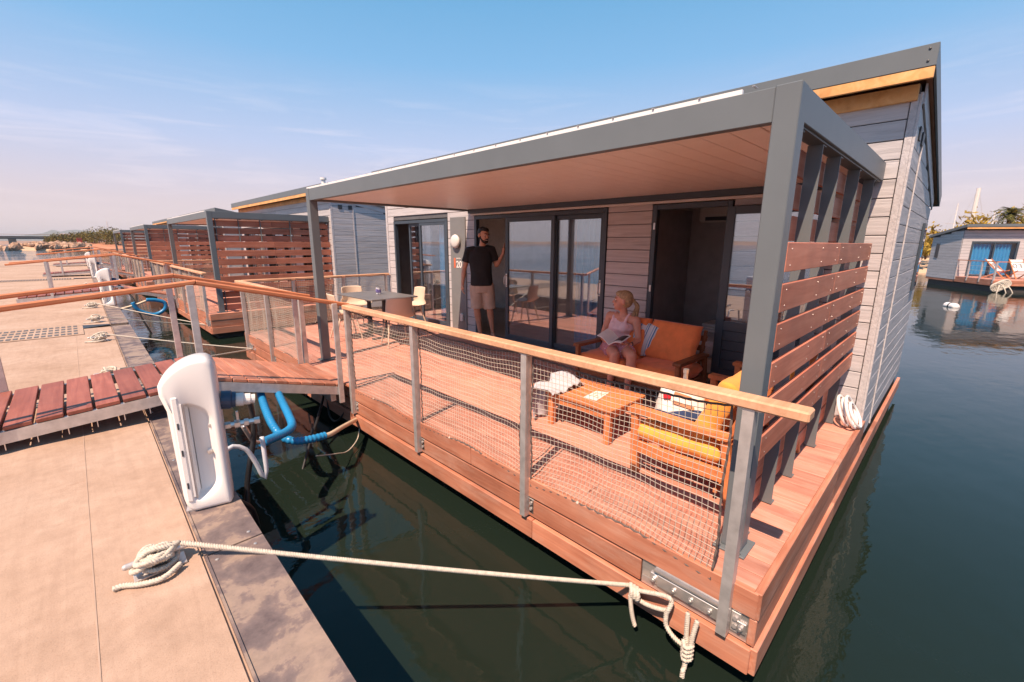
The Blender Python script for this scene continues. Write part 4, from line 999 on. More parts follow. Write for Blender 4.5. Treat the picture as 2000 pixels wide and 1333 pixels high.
# ------------------------------------------------------------------ terrace furniture
def lounge(name, label, cat, w, seat, cush, ncush, woodm, group):
    """low slatted lounge seat in its own frame: faces -Y, front edge at y = 0"""
    R = local(name, label, cat, group); hw = w/2; D = .68
    for s in (-1, 1):
        x = s*(hw-.025)
        MB().bar((x, .035, 0), (x, .012, .47), .045, .055, .006, (0, 1, 0)).build('leg', woodm, R, (0, 0, 0)); MB().bar((x, D+.02, 0), (x, D-.05, .47), .045, .055, .006, (0, 1, 0)).build('leg', woodm, R, (0, 0, 0))
        m = MB().prism(round_poly([(-.03, .468), (D-.02, .458), (D-.02, .488), (.12, .502), (-.03, .505)], .015), x-.04, x+.04, 'y'); m.v = [(v[1], v[0], v[2]) for v in m.v]; m.build('arm', woodm, R, (0, 0, 0), fix=True)
        MB().box((x-.014, .05, .165), (x+.014, D-.01, .252), .004).build('side_rail', woodm, R, (0, 0, 0))
    MB().box((-hw+.05, D-.1, .06), (hw-.05, D-.075, .09), .004).build('stretcher', woodm, R, (0, 0, 0)); MB().box((-hw+.05, .012, .165), (hw-.05, .038, .228), .004).build('front_rail', woodm, R, (0, 0, 0)); MB().box((-hw+.05, D-.04, .165), (hw-.05, D-.014, .228), .004).build('rear_rail', woodm, R, (0, 0, 0))
    for i in range(7): MB().box((-hw+.11, .07+i*.082, .222), (hw-.11, .115+i*.082, .235), .003).build('seat_slat', woodm, R, (0, 0, 0))
    for i in range(4):
        z = .33+.1*i; y = .56+.04*i; MB().obox((0, y+.045, z), (w-.1, .016, .06), Matrix.Rotation(rad(-20), 3, 'X'), .003).build('back_slat', woodm, R, (0, 0, 0))
    for s in (-1, 1): MB().bar((s*(hw-.07), .55, .2), (s*(hw-.07), .73, .72), .03, .035, .004, (0, 1, 0)).build('back_post', woodm, R, (0, 0, 0))
    def pillow(nm, c, d, M3, mat, seed):
        r = random.Random(seed); m = MB(); n = 22; V = []; ph = r.uniform(0, 6)
        for sg in (-1, 1):
            for i in range(n+1):
                for j in range(n+1):
                    u, v = 2*i/n-1, 2*j/n-1; e = max(0, 1-u**12)**.42*max(0, 1-v**12)**.42
                    wv = .055*math.sin(u*5+ph)*math.sin(v*4+ph)+.03*math.sin(u*13+v*9+ph)
                    k = 1+.018*math.sin(v*7+ph)*(abs(u)>.85)
                    V.append(M3 @ Vector((u*d[0]/2*k, v*d[1]/2*k, sg*d[2]/2*(.12+.88*e*(.86+wv+.14*(1-u*u)*(1-v*v)))))+Vector(c))
        K = (n+1)**2; F = []; ix = lambda i, j: i*(n+1)+j
        for i in range(n):
            for j in range(n): F.append((ix(i, j), ix(i, j+1), ix(i+1, j+1), ix(i+1, j))); F.append((K+ix(i, j), K+ix(i+1, j), K+ix(i+1, j+1), K+ix(i, j+1)))
        for i in range(n):
            F += [(ix(i, 0), ix(i+1, 0), K+ix(i+1, 0), K+ix(i, 0)), (ix(i+1, n), ix(i, n), K+ix(i, n), K+ix(i+1, n)), (ix(0, i+1), ix(0, i), K+ix(0, i), K+ix(0, i+1)), (ix(n, i), ix(n, i+1), K+ix(n, i+1), K+ix(n, i))]
        m.add(V, F); return m.build(nm, mat, R, (0, 0, 0), smooth=True)
    I = Matrix.Identity(3); cw = (w-.02)/ncush; cb = (w-.12)/ncush
    for k in range(ncush): pillow('seat_cushion', (-hw+.01+cw*(k+.5), .315, .322), (cw-.006, .59, .160), I, seat, k+len(label))
    for k in range(ncush): pillow('back_cushion', (-hw+.06+cb*(k+.5), .525, .57), (cb-.01, .46, .17), Matrix.Rotation(rad(68), 3, 'X') @ Matrix.Rotation(rad(1.5*(-1)**k), 3, 'Z'), cush, 9+k+len(label))
    return R
FG = 'lounge furniture on the terrace'
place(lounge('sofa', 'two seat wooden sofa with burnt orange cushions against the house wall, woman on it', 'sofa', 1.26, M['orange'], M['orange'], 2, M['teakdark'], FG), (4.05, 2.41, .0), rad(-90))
place(lounge('armchair', 'sunlit teak armchair with ochre cushions beside the railing, bag on its seat', 'armchair', .66, M['yellow'], M['yellow'], 1, M['teak'], FG), (3.02, 1.50, 0), rad(180))
place(lounge('armchair', 'shaded teak armchair half hidden behind the corner post, next to the house wall', 'armchair', .64, M['yellow'], M['yellow'], 1, M['teak'], FG), (4.22, 1.42, 0), rad(180))
def coffee_table():
    T = thing('coffee_table', 'low slatted teak coffee table in the sun between sofa and railing', 'table', (3.2, 2.17, 0)); x0, x1, y0, y1 = 2.92, 3.49, 1.82, 2.52
    for x in (x0+.02, x1-.075):
        for y in (y0+.02, y1-.075): MB().box((x, y, 0), (x+.055, y+.055, .288), .005).build('leg', M['teak'], T)
    for y in (y0+.03, y1-.055): MB().box((x0+.076, y, .215), (x1-.076, y+.022, .285), .003).build('apron', M['teak'], T)
    for x in (x0+.03, x1-.055): MB().box((x, y0+.076, .215), (x+.022, y1-.076, .285), .003).build('apron', M['teak'], T)
    n = 9; p = (x1-x0)/n
    for i in range(n): plank('top_slat', y1-y0, p-.007, .022, (x0+p*(i+.5), (y0+y1)/2, .30), M['teak'], T, rad(90), .003)
coffee_table()
cd_ = MB(); cd_.add([(3.035, 2.172, .3125), (3.250, 2.192, .3125), (3.295, 2.080, .3125), (3.040, 2.040, .3125)], [(3, 2, 1, 0)]); cd_.v += [(a, b, .3165) for a, b, _ in cd_.v]; cd_.f += [(4, 7, 6, 5), (0, 1, 5, 4), (1, 2, 6, 5), (2, 3, 7, 6), (3, 0, 4, 7)]; cd_.f[1] = (4, 7, 6, 5)
cardo = tag(cd_.build('card', M['white'], None, fix=True), 'small white printed card lying on the teak coffee table', 'card')
pr = MB()
for k, (x, y, w) in enumerate(((3.09, 2.15, .05), (3.16, 2.155, .06), (3.10, 2.115, .07), (3.19, 2.12, .05), (3.09, 2.08, .05), (3.17, 2.09, .08))): pr.box((x, y-.008, .3168), (x+w, y+.006, .3172))
pr.build('print', plain('pale_print', (.50, .46, .30), .6), cardo)
def cloth():
    r = random.Random(3)
    def f(u, v):
        x = 2.84+.46*u; s = v*.62
        if s < .26: y = 2.36+s; z = .325
        else: y = 2.625+.03*math.sin(u*9); z = .315-(s-.26)*.85
        z += .026*math.sin(u*14+v*5)*math.sin(v*7+u*4)+.09*math.exp(-((u-.80)**2+(v-.30)**2)*12)+.03*math.exp(-((u-.3)**2+(v-.3)**2)*20)+.012*math.sin(u*31+v*17)
        if s < .26: z = max(z, .318)
        x += .03*math.sin(v*8)+.05*v*(.3-u); y += .02*math.sin(u*17+v*6)*(v > .4)
        return (x, y, max(z, .02))
    m = MB().sheet(f, 44, 44, .006); return tag(m.build('cloth', plain('pale_cloth', (.47, .47, .52), .9, 0, .12, 10, .3, 200), None, smooth=True), 'crumpled pale cloth hanging over the left end of the coffee table', 'cloth')
cloth()
def bag():
    B = thing('tote_bag', 'white canvas bag with navy base and red mark on the sunlit armchair', 'bag', (2.91, 1.24, .39)); c = Vector((2.91, 1.24, .385))
    Rm = Matrix.Rotation(rad(-48), 3, 'Z') @ Matrix.Rotation(rad(-16), 3, 'X')
    def ring(z, w, d, k): return [c+Rm @ Vector((w*math.copysign(abs(math.cos(a))**.6, math.cos(a))*(1+.06*math.sin(3*a+k)), d*math.copysign(abs(math.sin(a))**.6, math.sin(a))*(1+.1*math.sin(2*a+k)), z+.008*math.sin(4*a+k))) for a in [2*math.pi*i/28 for i in range(28)]]
    canvas = plain('bag_canvas', (.80, .76, .72), .9, 0, .06, 14, .4, 160); navy = plain('bag_navy', (.03, .06, .16), .85, 0, .2); red = plain('bag_red', (.62, .02, .04), .7); tan = plain('bag_tan', (.50, .27, .15), .8)
    MB().loft([ring(.02, .165, .085, 0), ring(.05, .175, .095, .2), ring(.10, .172, .092, .5)], True, (True, False)).build('base', navy, B, smooth=True)
    MB().loft([ring(.10, .172, .092, .5), ring(.16, .160, .085, 1), ring(.22, .145, .07, 1.6), ring(.275, .13, .05, 2), ring(.272, .12, .044, 2), ring(.2, .12, .05, 1.6)], True, (False, False)).build('body', canvas, B, smooth=True)
    for s, mat, z, w in ((-1, tan, .14, .15), (-1, tan, .205, .12)): MB().obox(c+Rm @ Vector((-.01, s*.093 if z < .2 else s*.082, z)), (w, .004, .022), Rm @ Matrix.Rotation(rad(18), 3, 'Y')).build('stripe', mat, B)
    MB().obox(c+Rm @ Vector((-.115, -.075, .20)), (.05, .03, .04), Rm, .010).build('red_tag', red, B)
    for s in (-1, 1): MB().tube(spline([c+Rm @ Vector((-.07, s*.055, .24)), c+Rm @ Vector((-.06, s*.075, .285)), c+Rm @ Vector((0, s*.085, .30)), c+Rm @ Vector((.06, s*.075, .285)), c+Rm @ Vector((.07, s*.055, .24))], .02), .008, 6).build('handle', navy, B, smooth=True)
    b = MB().lathe([(.034, 0), (.036, .2), (.03, .235), (.016, .26), (.016, .30), (.019, .302), (.019, .33)], 14, c+Vector((.06, .02, .06))); tag(b.build('bottle', M['alu'], None, smooth=False), 'silver bottle standing up out of the white canvas bag', 'bottle')
bag()
def towel_mat():
    m, N, L, b = nodes('striped_towel'); tc = N.new('ShaderNodeTexCoord'); sx = N.new('ShaderNodeSeparateXYZ'); L.new(tc.outputs['UV'], sx.inputs[0])
    w = N.new('ShaderNodeMath'); w.operation = 'FRACT'; mu = N.new('ShaderNodeMath'); mu.operation = 'MULTIPLY'; mu.inputs[1].default_value = 4.2; L.new(sx.outputs[0], mu.inputs[0]); L.new(mu.outputs[0], w.inputs[0])
    g = N.new('ShaderNodeValToRGB'); g.color_ramp.interpolation = 'CONSTANT'; L.new(w.outputs[0], g.inputs[0]); e = g.color_ramp.elements
    e[0].position = 0; e[0].color = (.74, .72, .74, 1); e[1].position = .86; e[1].color = (.06, .22, .46, 1); x = e.new(.62); x.color = (.12, .33, .55, 1); x = e.new(.70); x.color = (.74, .72, .74, 1)
    L.new(g.outputs[0], b.inputs['Base Color']); setp(b, rough=.95); return m
def towel():
    def f(u, v):
        y = 2.66-.40*u; s = v*.78
        if s < .36: x = 4.575+.012*math.sin(u*12)-(.36-s)*.30; z = .735-(.36-s)*.94
        else: x = 4.60+(s-.36)*.5*(1 if s < .46 else .2)+.05*(s > .46); z = .742-max(0, s-.42)*.9
        y += .10*(1-v)*(v < .5)*(1)-.03
        return (x-.015, y+.01*math.sin(v*9), z+.008*math.sin(u*15+v*4))
    m = MB().sheet(f, 24, 34, .010); o = m.build('towel', towel_mat(), None, smooth=True); me = o.data; uv = me.uv_layers.new(name='UVMap'); K = 25*35
    for l in me.loops:
        i = l.vertex_index % K; uv.data[l.index].uv = ((i//35)/24, (i % 35)/34)
    return tag(o, 'white towel with blue stripes hung over the sofa back beside the woman', 'towel')
towel()

# dining set at the far end of the terrace
def dining():
    T = thing('dining_table', 'square grey dining table with a dark pedestal leg, four shell chairs round it', 'table', (3.75, 7.2, 0))
    MB().box((3.32, 6.55, .715), (4.18, 7.85, .74), .006).build('tabletop', M['tabletop'], T)
    for y in (6.95, 7.5):
        MB().cap((3.75, y, .03), (3.75, y, .70), .045, .035).build('leg', M['dark'], T); MB().box((3.5, y-.03, .0), (4.0, y+.03, .03), .01).build('foot', M['dark'], T)
    MB().box((3.68, 6.8, .69), (3.82, 7.65, .714)).build('top_rail', M['dark'], T)
    cup = MB().lathe([(.036, 0), (.042, .004), (.044, .12), (.040, .12), (.038, .012)], 18, (3.81, 7.23, .741)); c = tag(cup.build('mug', plain('mug_white', (.72, .72, .78), .3), None), 'white and violet mug on the grey dining table', 'mug')
    MB().lathe([(.0445, .03), (.0448, .031), (.0448, .085), (.0445, .086)], 18, (3.81, 7.23, .741)).build('band', plain('mug_violet', (.20, .17, .42), .3), c); MB().lathe([(.041, .115), (.041, .122)], 18, (3.81, 7.23, .741)).build('rim', M['dark'], c)
    MB().tube(spline([(3.77, 7.20, .84), (3.74, 7.18, .83), (3.735, 7.178, .79), (3.77, 7.20, .77)], .01), .006, 6).build('handle', plain('mug_violet', (.20, .17, .42), .3), c)
dining()
def shell_chair():
    R = local('shell_chair', 'beige plastic shell chair nearest us, its round back turned to the camera', 'chair', 'beige shell chairs at the dining table')
    prof = [(-.23, .455), (-.20, .475), (-.10, .452), (.02, .440), (.12, .448), (.18, .475), (.215, .53), (.235, .62), (.25, .72), (.262, .80)]
    def f(u, v):
        t = v*(len(prof)-1); i = min(int(t), len(prof)-2); k = t-i; y = prof[i][0]*(1-k)+prof[i+1][0]*k; z = prof[i][1]*(1-k)+prof[i+1][1]*k
        back = max(0, (v-.55)/.45); w = .225*(1-.10*back) if v > .08 else .225-.05*(.08-v)/.08; a = 2*u-1
        if .45 < v < .72: w += .018
        y -= .075*a*a*min(1, back*2.2); z += .035*a*a*(1-min(1, back*3)); return (a*w, y, z-.02*(abs(a)**5)*back)
    MB().sheet(f, 22, 30, .011).build('shell', M['chair'], R, (0, 0, 0), smooth=True)
    for sx in (-1, 1):
        for y, yy in ((-.14, -.22), (.10, .22)): MB().cap((sx*.15, y, .435), (sx*.215, yy, .012), .016, .011, 8).build('leg', M['chair'], R, (0, 0, 0), smooth=True)
    return R
SC = place(shell_chair(), (3.62, 6.32, 0), rad(165))
CHAIRS = [((3.22, 7.35, 0), rad(78), 'beige shell chair on the pontoon side of the dining table, seen sideways'), ((3.86, 8.22, 0), rad(0), 'beige shell chair at the far end of the dining table by the end railing'), ((4.55, 7.36, 0), rad(-95), 'beige shell chair between the dining table and the sliding window')]

# ------------------------------------------------------------------ curtains, bed
def curtain(y0, y1, label, n):
    def f(u, v):
        y = y0+(y1-y0)*u; a = u*n*2*math.pi
        return (XW+.125+.03*math.sin(a)+.01*math.sin(a*.37+v*2), y+.012*math.sin(a*2+1), 2.02-1.96*v)
    tag(MB().sheet(f, 26*max(2, n//2), 8, .003).build('curtain', M['curtain'], None, smooth=True), label, 'curtain', 'blue curtains behind the glass')
curtain(3.50, 3.98, 'blue curtain behind the right end of the large sliding door', 5); curtain(6.98, 7.36, 'blue curtain behind the right end of the left sliding window', 4)
bd2 = thing('bed', 'bed with pale linen seen through the open bedroom door', 'bed', (6.0, 1.6, 0))
MB().box((5.45, .75, .05), (6.55, 2.42, .25), .02).build('base', M['interior'], bd2); MB().box((5.42, .72, .251), (6.57, 2.45, .46), .05).build('mattress', M['bed'], bd2)
for k in range(3): tag(MB().box((6.02, 2.12, .462+k*.04), (6.42, 2.40, .498+k*.04), .014).build('folded_towel', M['offwhite'], None), ['folded white towel at the bottom of the pile on the bed', 'folded white towel in the middle of the pile on the bed', 'folded white towel on top of the pile on the bed'][k], 'towel', 'folded towels on the bed')

# ------------------------------------------------------------------ people
def hand(m, wrist, d, palm_n, L, curl, thumb):
    """palm with five fingers; d = direction of the fingers, palm_n = way the palm faces, thumb = side the thumb leaves"""
    w = Vector(wrist); d = Vector(d).normalized(); n = Vector(palm_n); n = (n-d*n.dot(d)).normalized(); t = Vector(thumb); t = (t-d*t.dot(d)-n*t.dot(n)).normalized()
    k = L/.19
    m.chain([(w, .026*k), (w+d*.05*k, .030*k), (w+d*.085*k, .028*k)]); m.cap(w+d*.06*k+t*.022*k, w+d*.06*k-t*.024*k, .019*k, .018*k)
    for i, (off, ln) in enumerate(((.033, .072), (.011, .080), (-.011, .075), (-.031, .060))):
        p = w+d*.092*k+t*off*k; a = curl; q = [p]
        for s in (.45, .32, .23):
            dr = d*math.cos(a)+n*math.sin(a); p = p+dr*ln*s*k*1.05; q.append(p); a += curl*.9
        m.chain(list(zip(q, (.0098*k, .0092*k, .0084*k, .0072*k))))
    p0 = w+d*.03*k+t*.022*k; p1 = p0+(t*.75+d*.6+n*.25).normalized()*.045*k; p2 = p1+(t*.25+d*.9+n*.3).normalized()*.035*k; m.chain([(p0, .016*k), (p1, .012*k), (p2, .009*k)])
def head(m, c, F, s=1.0):
    """skull, face, nose, ears; F maps head axes (x right, -y forward, z up)"""
    P = lambda x, y, z: Vector(c)+F @ Vector((x*s, y*s, z*s))
    def el(x, y, z, rx, ry, rz): m.ball(P(x, y, z), (rx*s, ry*s, rz*s), 16, 12, F)
    el(0, .012, .03, .076, .096, .094); el(0, -.028, -.035, .062, .068, .082); el(0, -.055, -.085, .034, .034, .03); el(0, -.02, -.075, .052, .055, .035)
    m.chain([(P(0, -.088, .012), .011*s), (P(0, -.108, -.022), .014*s)]); m.cap(P(.012, -.098, -.026), P(-.012, -.098, -.026), .010*s, .010*s)
    el(.033, -.080, -.018, .022, .018, .018); el(-.033, -.080, -.018, .022, .018, .018); m.cap(P(.04, -.078, .030), P(-.04, -.078, .030), .014*s, .014*s)
    m.cap(P(.018, -.090, -.058), P(-.018, -.090, -.058), .011*s, .011*s)
    for sx in (-1, 1): m.ball(P(sx*.078, .018, -.005), (.011*s, .02*s, .033*s), 10, 8, F)
    return P
def face_bits(root, P, F, s, brow, beard=None):
    for sx in (-1, 1):
        MB().ball(P(sx*.031, -.0835, .012), (.014*s, .010*s, .008*s), 10, 8, F).build('eye', M['white'], root, (0, 0, 0), smooth=True)
        MB().ball(P(sx*.031, -.0895, .012), (.0065*s, .006*s, .0065*s), 8, 6, F).build('iris', M['eye'], root, (0, 0, 0), smooth=True)
        MB().chain([(P(sx*.016, -.094, .034), .0045*s), (P(sx*.033, -.092, .039), .005*s), (P(sx*.052, -.080, .032), .003*s)]).build('eyebrow', brow, root, (0, 0, 0), smooth=True)
def man():
    R = local('person', 'bearded man in a charcoal t-shirt and khaki shorts leaning in the open door', 'person'); m = MB()
    pel, chest, neck, hc = Vector((-.085, .0, .96)), Vector((-.105, .0, 1.38)), Vector((-.07, -.005, 1.57)), Vector((-.045, -.035, 1.755))
    shR, elR, wrR = Vector((-.295, .0, 1.50)), Vector((-.385, .03, 1.19)), Vector((-.415, -.03, .935)); shL, elL, wrL = Vector((.085, .0, 1.52)), Vector((.175, .02, 1.26)), Vector((.285, -.05, 1.46))
    hipR, knR, anR = Vector((-.18, 0, .92)), Vector((-.175, -.015, .485)), Vector((-.125, .035, .09)); hipL, knL, anL = Vector((.015, 0, .92)), Vector((.055, -.025, .475)), Vector((.10, .02, .085))
    m.chain([(pel, .14), (pel+Vector((0, 0, .12)), .135)]); m.ball(pel, (.165, .115, .13), 16, 12); m.ball((pel+chest)/2, (.148, .105, .2), 16, 12); m.ball(chest, (.18, .118, .17), 16, 12); m.cap(shR+Vector((.05, 0, -.01)), shL+Vector((-.05, 0, -.01)), .07, .07); m.chain([(neck-Vector((0, 0, .09)), .075), (neck, .058), (hc-Vector((0, -.01, .06)), .055)])
    for sh, el, wr in ((shR, elR, wrR), (shL, elL, wrL)): m.chain([(sh, .062), (sh.lerp(el, .35), .053), (el, .040), (el.lerp(wr, .25), .043), (wr, .027)])
    for hp, kn, an in ((hipR, knR, anR), (hipL, knL, anL)):
        m.chain([(hp, .105), (hp.lerp(kn, .4), .088), (kn, .058), (kn.lerp(an, .28)+Vector((0, .018, 0)), .060), (kn.lerp(an, .6)+Vector((0, .01, 0)), .044), (an, .033)])
        f = Vector((.25 if hp is hipL else -.25, -1, 0)).normalized(); m.chain([(an-f*.03+Vector((0, 0, -.05)), .036), (an+f*.08+Vector((0, 0, -.055)), .033), (an+f*.15+Vector((0, 0, -.066)), .024)])
        sd = Vector((-f.y, f.x, 0))
        for k in range(5): p = an+f*.155+sd*(.032-.016*k)+Vector((0, 0, -.072)); m.cap(p, p+f*(.034-.005*k*(1 if hp is hipL else .6)), .0105, .009)
    hand(m, wrR, (-.04, -.10, -1), (.9, .1, 0), .19, .32, (0, -1, 0)); hand(m, wrL, (.12, -.1, 1), (.9, -.15, 0), .19, .06, (0, -.6, .3))
    F = Matrix.Rotation(rad(36), 3, 'Z') @ Matrix.Rotation(rad(8), 3, 'X') @ Matrix.Rotation(rad(4), 3, 'Y'); P = head(m, hc, F, 1.06)
    remeshed(m, 'body', M['skin'], .0075, 3, R)
    h = MB(); s = 1.06
    for x, y, z, a, b_, c_ in ((0, .030, .058, .080, .092, .078), (0, .048, .02, .079, .072, .085), (.0, -.022, .092, .060, .060, .040)): h.ball(P(x, y, z), (a*s, b_*s, c_*s), 16, 12, F)
    for sx in (-1, 1): h.ball(P(sx*.069, .010, .02), (.010*s, .022*s, .034*s), 10, 8, F)
    remeshed(h, 'hair', M['hairdark'], .007, 2, R)
    b = MB()
    for sx in (-1, 1): b.chain([(P(sx*.070, -.006, -.012), .006), (P(sx*.066, -.024, -.05), .012), (P(sx*.045, -.055, -.085), .022), (P(0, -.075, -.10), .026)])
    b.chain([(P(-.03, -.086, -.062), .008), (P(-.014, -.102, -.043), .008), (P(.014, -.102, -.043), .008), (P(.03, -.086, -.062), .008)]); b.chain([(P(-.02, -.085, -.082), .014), (P(.02, -.085, -.082), .014)])
    remeshed(b, 'beard', M['hairdark'], .005, 2, R)
    MB().chain([(P(-.020, -.0975, -.058), .004), (P(0, -.1045, -.062), .0055), (P(.020, -.0975, -.058), .004)]).build('teeth', M['teeth'], R, (0, 0, 0), smooth=True); face_bits(R, P, F, s, M['hairdark'])
    t = MB(); z0 = .915
    def rg(z, rx, ry, cx, k=0): return [(cx+rx*math.copysign(abs(math.cos(a))**.8, math.cos(a))*(1+.018*math.sin(5*a+k)), ry*math.copysign(abs(math.sin(a))**.85, math.sin(a))*(1+.03*math.sin(7*a+k*2)), z) for a in [2*math.pi*i/36 for i in range(36)]]
    t.loft([rg(z0, .195, .150, -.085, 0), rg(1.0, .190, .150, -.088, .8), rg(1.12, .182, .150, -.093, 1.9), rg(1.25, .188, .146, -.10, 2.6), rg(1.38, .203, .140, -.104, 3.1), rg(1.47, .198, .125, -.105, 3.5), rg(1.535, .15, .10, -.10, 4), rg(1.575, .085, .075, -.085, 4), rg(1.58, .066, .062, -.075, 4)])
    for sh, el, sx in ((shR, elR, -1), (shL, elL, 1)):
        d = (el-sh).normalized(); t.cap(sh+Vector((-sx*.07, 0, .0)), sh, .085, .074); t.tube([sh-d*.03, sh+d*.05, sh+d*.12, sh+d*.195], [.074, .077, .075, .080], 18)
    remeshed(t, 't_shirt', M['tee'], .008, 2, R)
    q = MB(); q.loft([rg(.80, .185, .135, -.083), rg(.90, .183, .133, -.084, 1), rg(.965, .176, .126, -.086, 1)])
    for hp, kn, k in ((hipR, knR, 1), (hipL, knL, 2)): hem = hp.lerp(kn, .93); q.tube([hp+Vector((0, 0, .0)), hp.lerp(kn, .35), hp.lerp(kn, .7), hem], [.118, .112, .104, .108], 22)
    remeshed(q, 'shorts', M['shorts'], .008, 2, R)
    for sx in (-1, 1): MB().box((-.085+sx*.10-.055, .122, .74), (-.085+sx*.10+.055, .132, .87), .004).build('back_pocket', M['shorts'], R, (0, 0, 0))
    return R
place(man(), (5.085, 5.78, .002), rad(-40))
def woman():
    R = local('person', 'blonde woman in a pink tank top sitting on the sofa with an open magazine', 'person'); m = MB(); V3 = Vector
    pel, ab, chest, neck, hc = V3((4.52, 2.79, .44)), V3((4.53, 2.755, .56)), V3((4.52, 2.72, .69)), V3((4.505, 2.705, .845)), V3((4.48, 2.715, .985))
    shR, elR, wrR = V3((4.50, 2.885, .795)), V3((4.46, 2.945, .565)), V3((4.27, 2.80, .545)); shL, elL, wrL = V3((4.50, 2.535, .775)), V3((4.47, 2.475, .56)), V3((4.28, 2.46, .535))
    hR, kR, aR = V3((4.49, 2.875, .42)), V3((4.06, 2.52, .455)), V3((4.02, 2.55, .08)); hL, kL, aL = V3((4.49, 2.70, .42)), V3((4.05, 2.31, .485)), V3((3.99, 2.31, .08))
    Rz = Matrix.Rotation(rad(-80), 3, 'Z')
    m.ball(pel, (.165, .12, .11), 16, 12, Rz); m.ball(ab, (.125, .095, .14), 16, 12, Rz); m.ball(chest, (.145, .105, .14), 16, 12, Rz); m.cap(shR+V3((0, -.04, 0)), shL+V3((0, .04, 0)), .052, .052); m.chain([(neck-V3((0, 0, .07)), .06), (neck, .044), (hc-V3((0, 0, .05)), .045)])
    for s in (-1, 1): m.ball(chest+V3((-.075, s*.065, .0)), .058, 14, 10)
    for a, b, c in ((shR, elR, wrR), (shL, elL, wrL)): m.chain([(a, .050), (a.lerp(b, .4), .043), (b, .034), (b.lerp(c, .3), .034), (c, .022)])
    for h, k, a in ((hR, kR, aR), (hL, kL, aL)):
        m.chain([(h, .095), (h.lerp(k, .45), .080), (k, .054), (k.lerp(a, .3)+V3((.015, 0, 0)), .053), (k.lerp(a, .65), .038), (a, .029)])
        f = V3((-1, -.1, 0)).normalized(); m.chain([(a-f*.025+V3((0, 0, -.045)), .030), (a+f*.07+V3((0, 0, -.05)), .028), (a+f*.13+V3((0, 0, -.06)), .020)])
        sd = V3((-f.y, f.x, 0))
        for q in range(5): p = a+f*.135+sd*(.026-.013*q)+V3((0, 0, -.066)); m.cap(p, p+f*.028, .009, .0075)
    hand(m, wrR, (-.55, -.6, .05), (0, -.3, 1), .165, .45, (-.5, .2, .8)); hand(m, wrL, (-.6, .5, .05), (0, .3, 1), .165, .45, (-.5, -.2, .8))
    F = Matrix.Rotation(rad(-152), 3, 'Z') @ Matrix.Rotation(rad(-4), 3, 'X'); P = head(m, hc, F, .97)
    remeshed(m, 'body', M['skinw'], .0065, 3, R); s = .97; h = MB()
    for x, y, z, a, b_, c_ in ((0, .022, .05, .081, .098, .083), (0, .045, .005, .079, .075, .085), (0, -.03, .083, .064, .062, .040)): h.ball(P(x, y, z), (a*s, b_*s, c_*s), 16, 12, F)
    h.ball(P(0, .118, .02), .024, 10, 8)
    remeshed(h, 'hair', M['blond'], .006, 2, R)
    pt = MB(); r = random.Random(2)
    for k in range(46):
        a = P(r.uniform(-.012, .012), .122+r.uniform(-.01, .012), .02+r.uniform(-.012, .012)); e = P(r.uniform(-.055, .055), .165+r.uniform(-.06, .025), -.225+r.uniform(-.04, .05)); c = P(r.uniform(-.03, .03), .175+r.uniform(-.02, .02), -.04); d = a.lerp(e, .75)+F @ V3((r.uniform(-.02, .02), .02, 0))
        pt.tube(spline([a, c, d, e], .03), lambda i, g: .0075, 5)
    pt.build('ponytail', M['blond'], R, (0, 0, 0), smooth=True); face_bits(R, P, F, s, M['blond'])
    MB().chain([(P(-.018, -.099, -.058), .004), (P(0, -.104, -.060), .0055), (P(.018, -.099, -.058), .004)]).build('lips', M['lips'], R, (0, 0, 0), smooth=True)
    t = MB()
    def rg(c, rx, ry, k=0): return [c+Rz @ V3((rx*math.cos(a), ry*math.sin(a), .01*math.sin(2*a+k))) for a in [2*math.pi*i/32 for i in range(32)]]
    t.loft([rg(pel+V3((0, 0, .02)), .176, .138), rg(ab+V3((0, 0, -.02)), .152, .128), rg(ab+V3((-.01, 0, .06)), .146, .128), rg(chest+V3((-.012, 0, -.02)), .158, .134), rg(chest+V3((0, 0, .045)), .150, .105), rg(chest+V3((.01, 0, .085)), .13, .085)])
    for q in (-1, 1):
        t.ball(chest+V3((-.078, q*.065, .0)), .064, 14, 10); t.tube(spline([chest+V3((-.095, q*.075, .035)), chest+V3((-.062, q*.088, .105)), chest+V3((0, q*.092, .148)), chest+V3((.06, q*.085, .10)), chest+V3((.085, q*.07, .05))], .02), .019, 8)
    remeshed(t, 'tank_top', M['pinktop'], .0065, 2, R)
    def skirt_mat():
        mm, N, L, b = nodes('pink_pattern'); v, _ = coords(N, L, (1, 1, 1), False); a = N.new('ShaderNodeTexVoronoi'); a.inputs['Scale'].default_value = 42; L.new(v, a.inputs['Vector']); L.new(ramp(N, L, a.outputs['Distance'], ((.22, (.72, .60, .62)), (.34, (.58, .17, .22)), (.6, (.66, .30, .34)))), b.inputs['Base Color']); setp(b, rough=.9); return mm
    q = MB(); q.ball(pel+V3((0, 0, -.01)), (.178, .135, .10), 16, 12, Rz)
    for h_, k_ in ((hR, kR), (hL, kL)): q.tube([h_+V3((.03, 0, .0)), h_.lerp(k_, .3), h_.lerp(k_, .62)], [.108, .100, .094], 20)
    q.cap(hR+V3((-.05, .03, -.02)), hR+V3((-.16, -.02, -.055)), .06, .04); remeshed(q, 'skirt', skirt_mat(), .007, 2, R)
    MB().tube([wrL+V3((.02*math.cos(a)*1.1, .02*math.sin(a)*1.1, .024*math.cos(a))) for a in [2*math.pi*i/14 for i in range(14)]], .007, 6, False, True).build('wristwatch', M['dark'], R, (0, 0, 0), smooth=True)
    return R
woman()
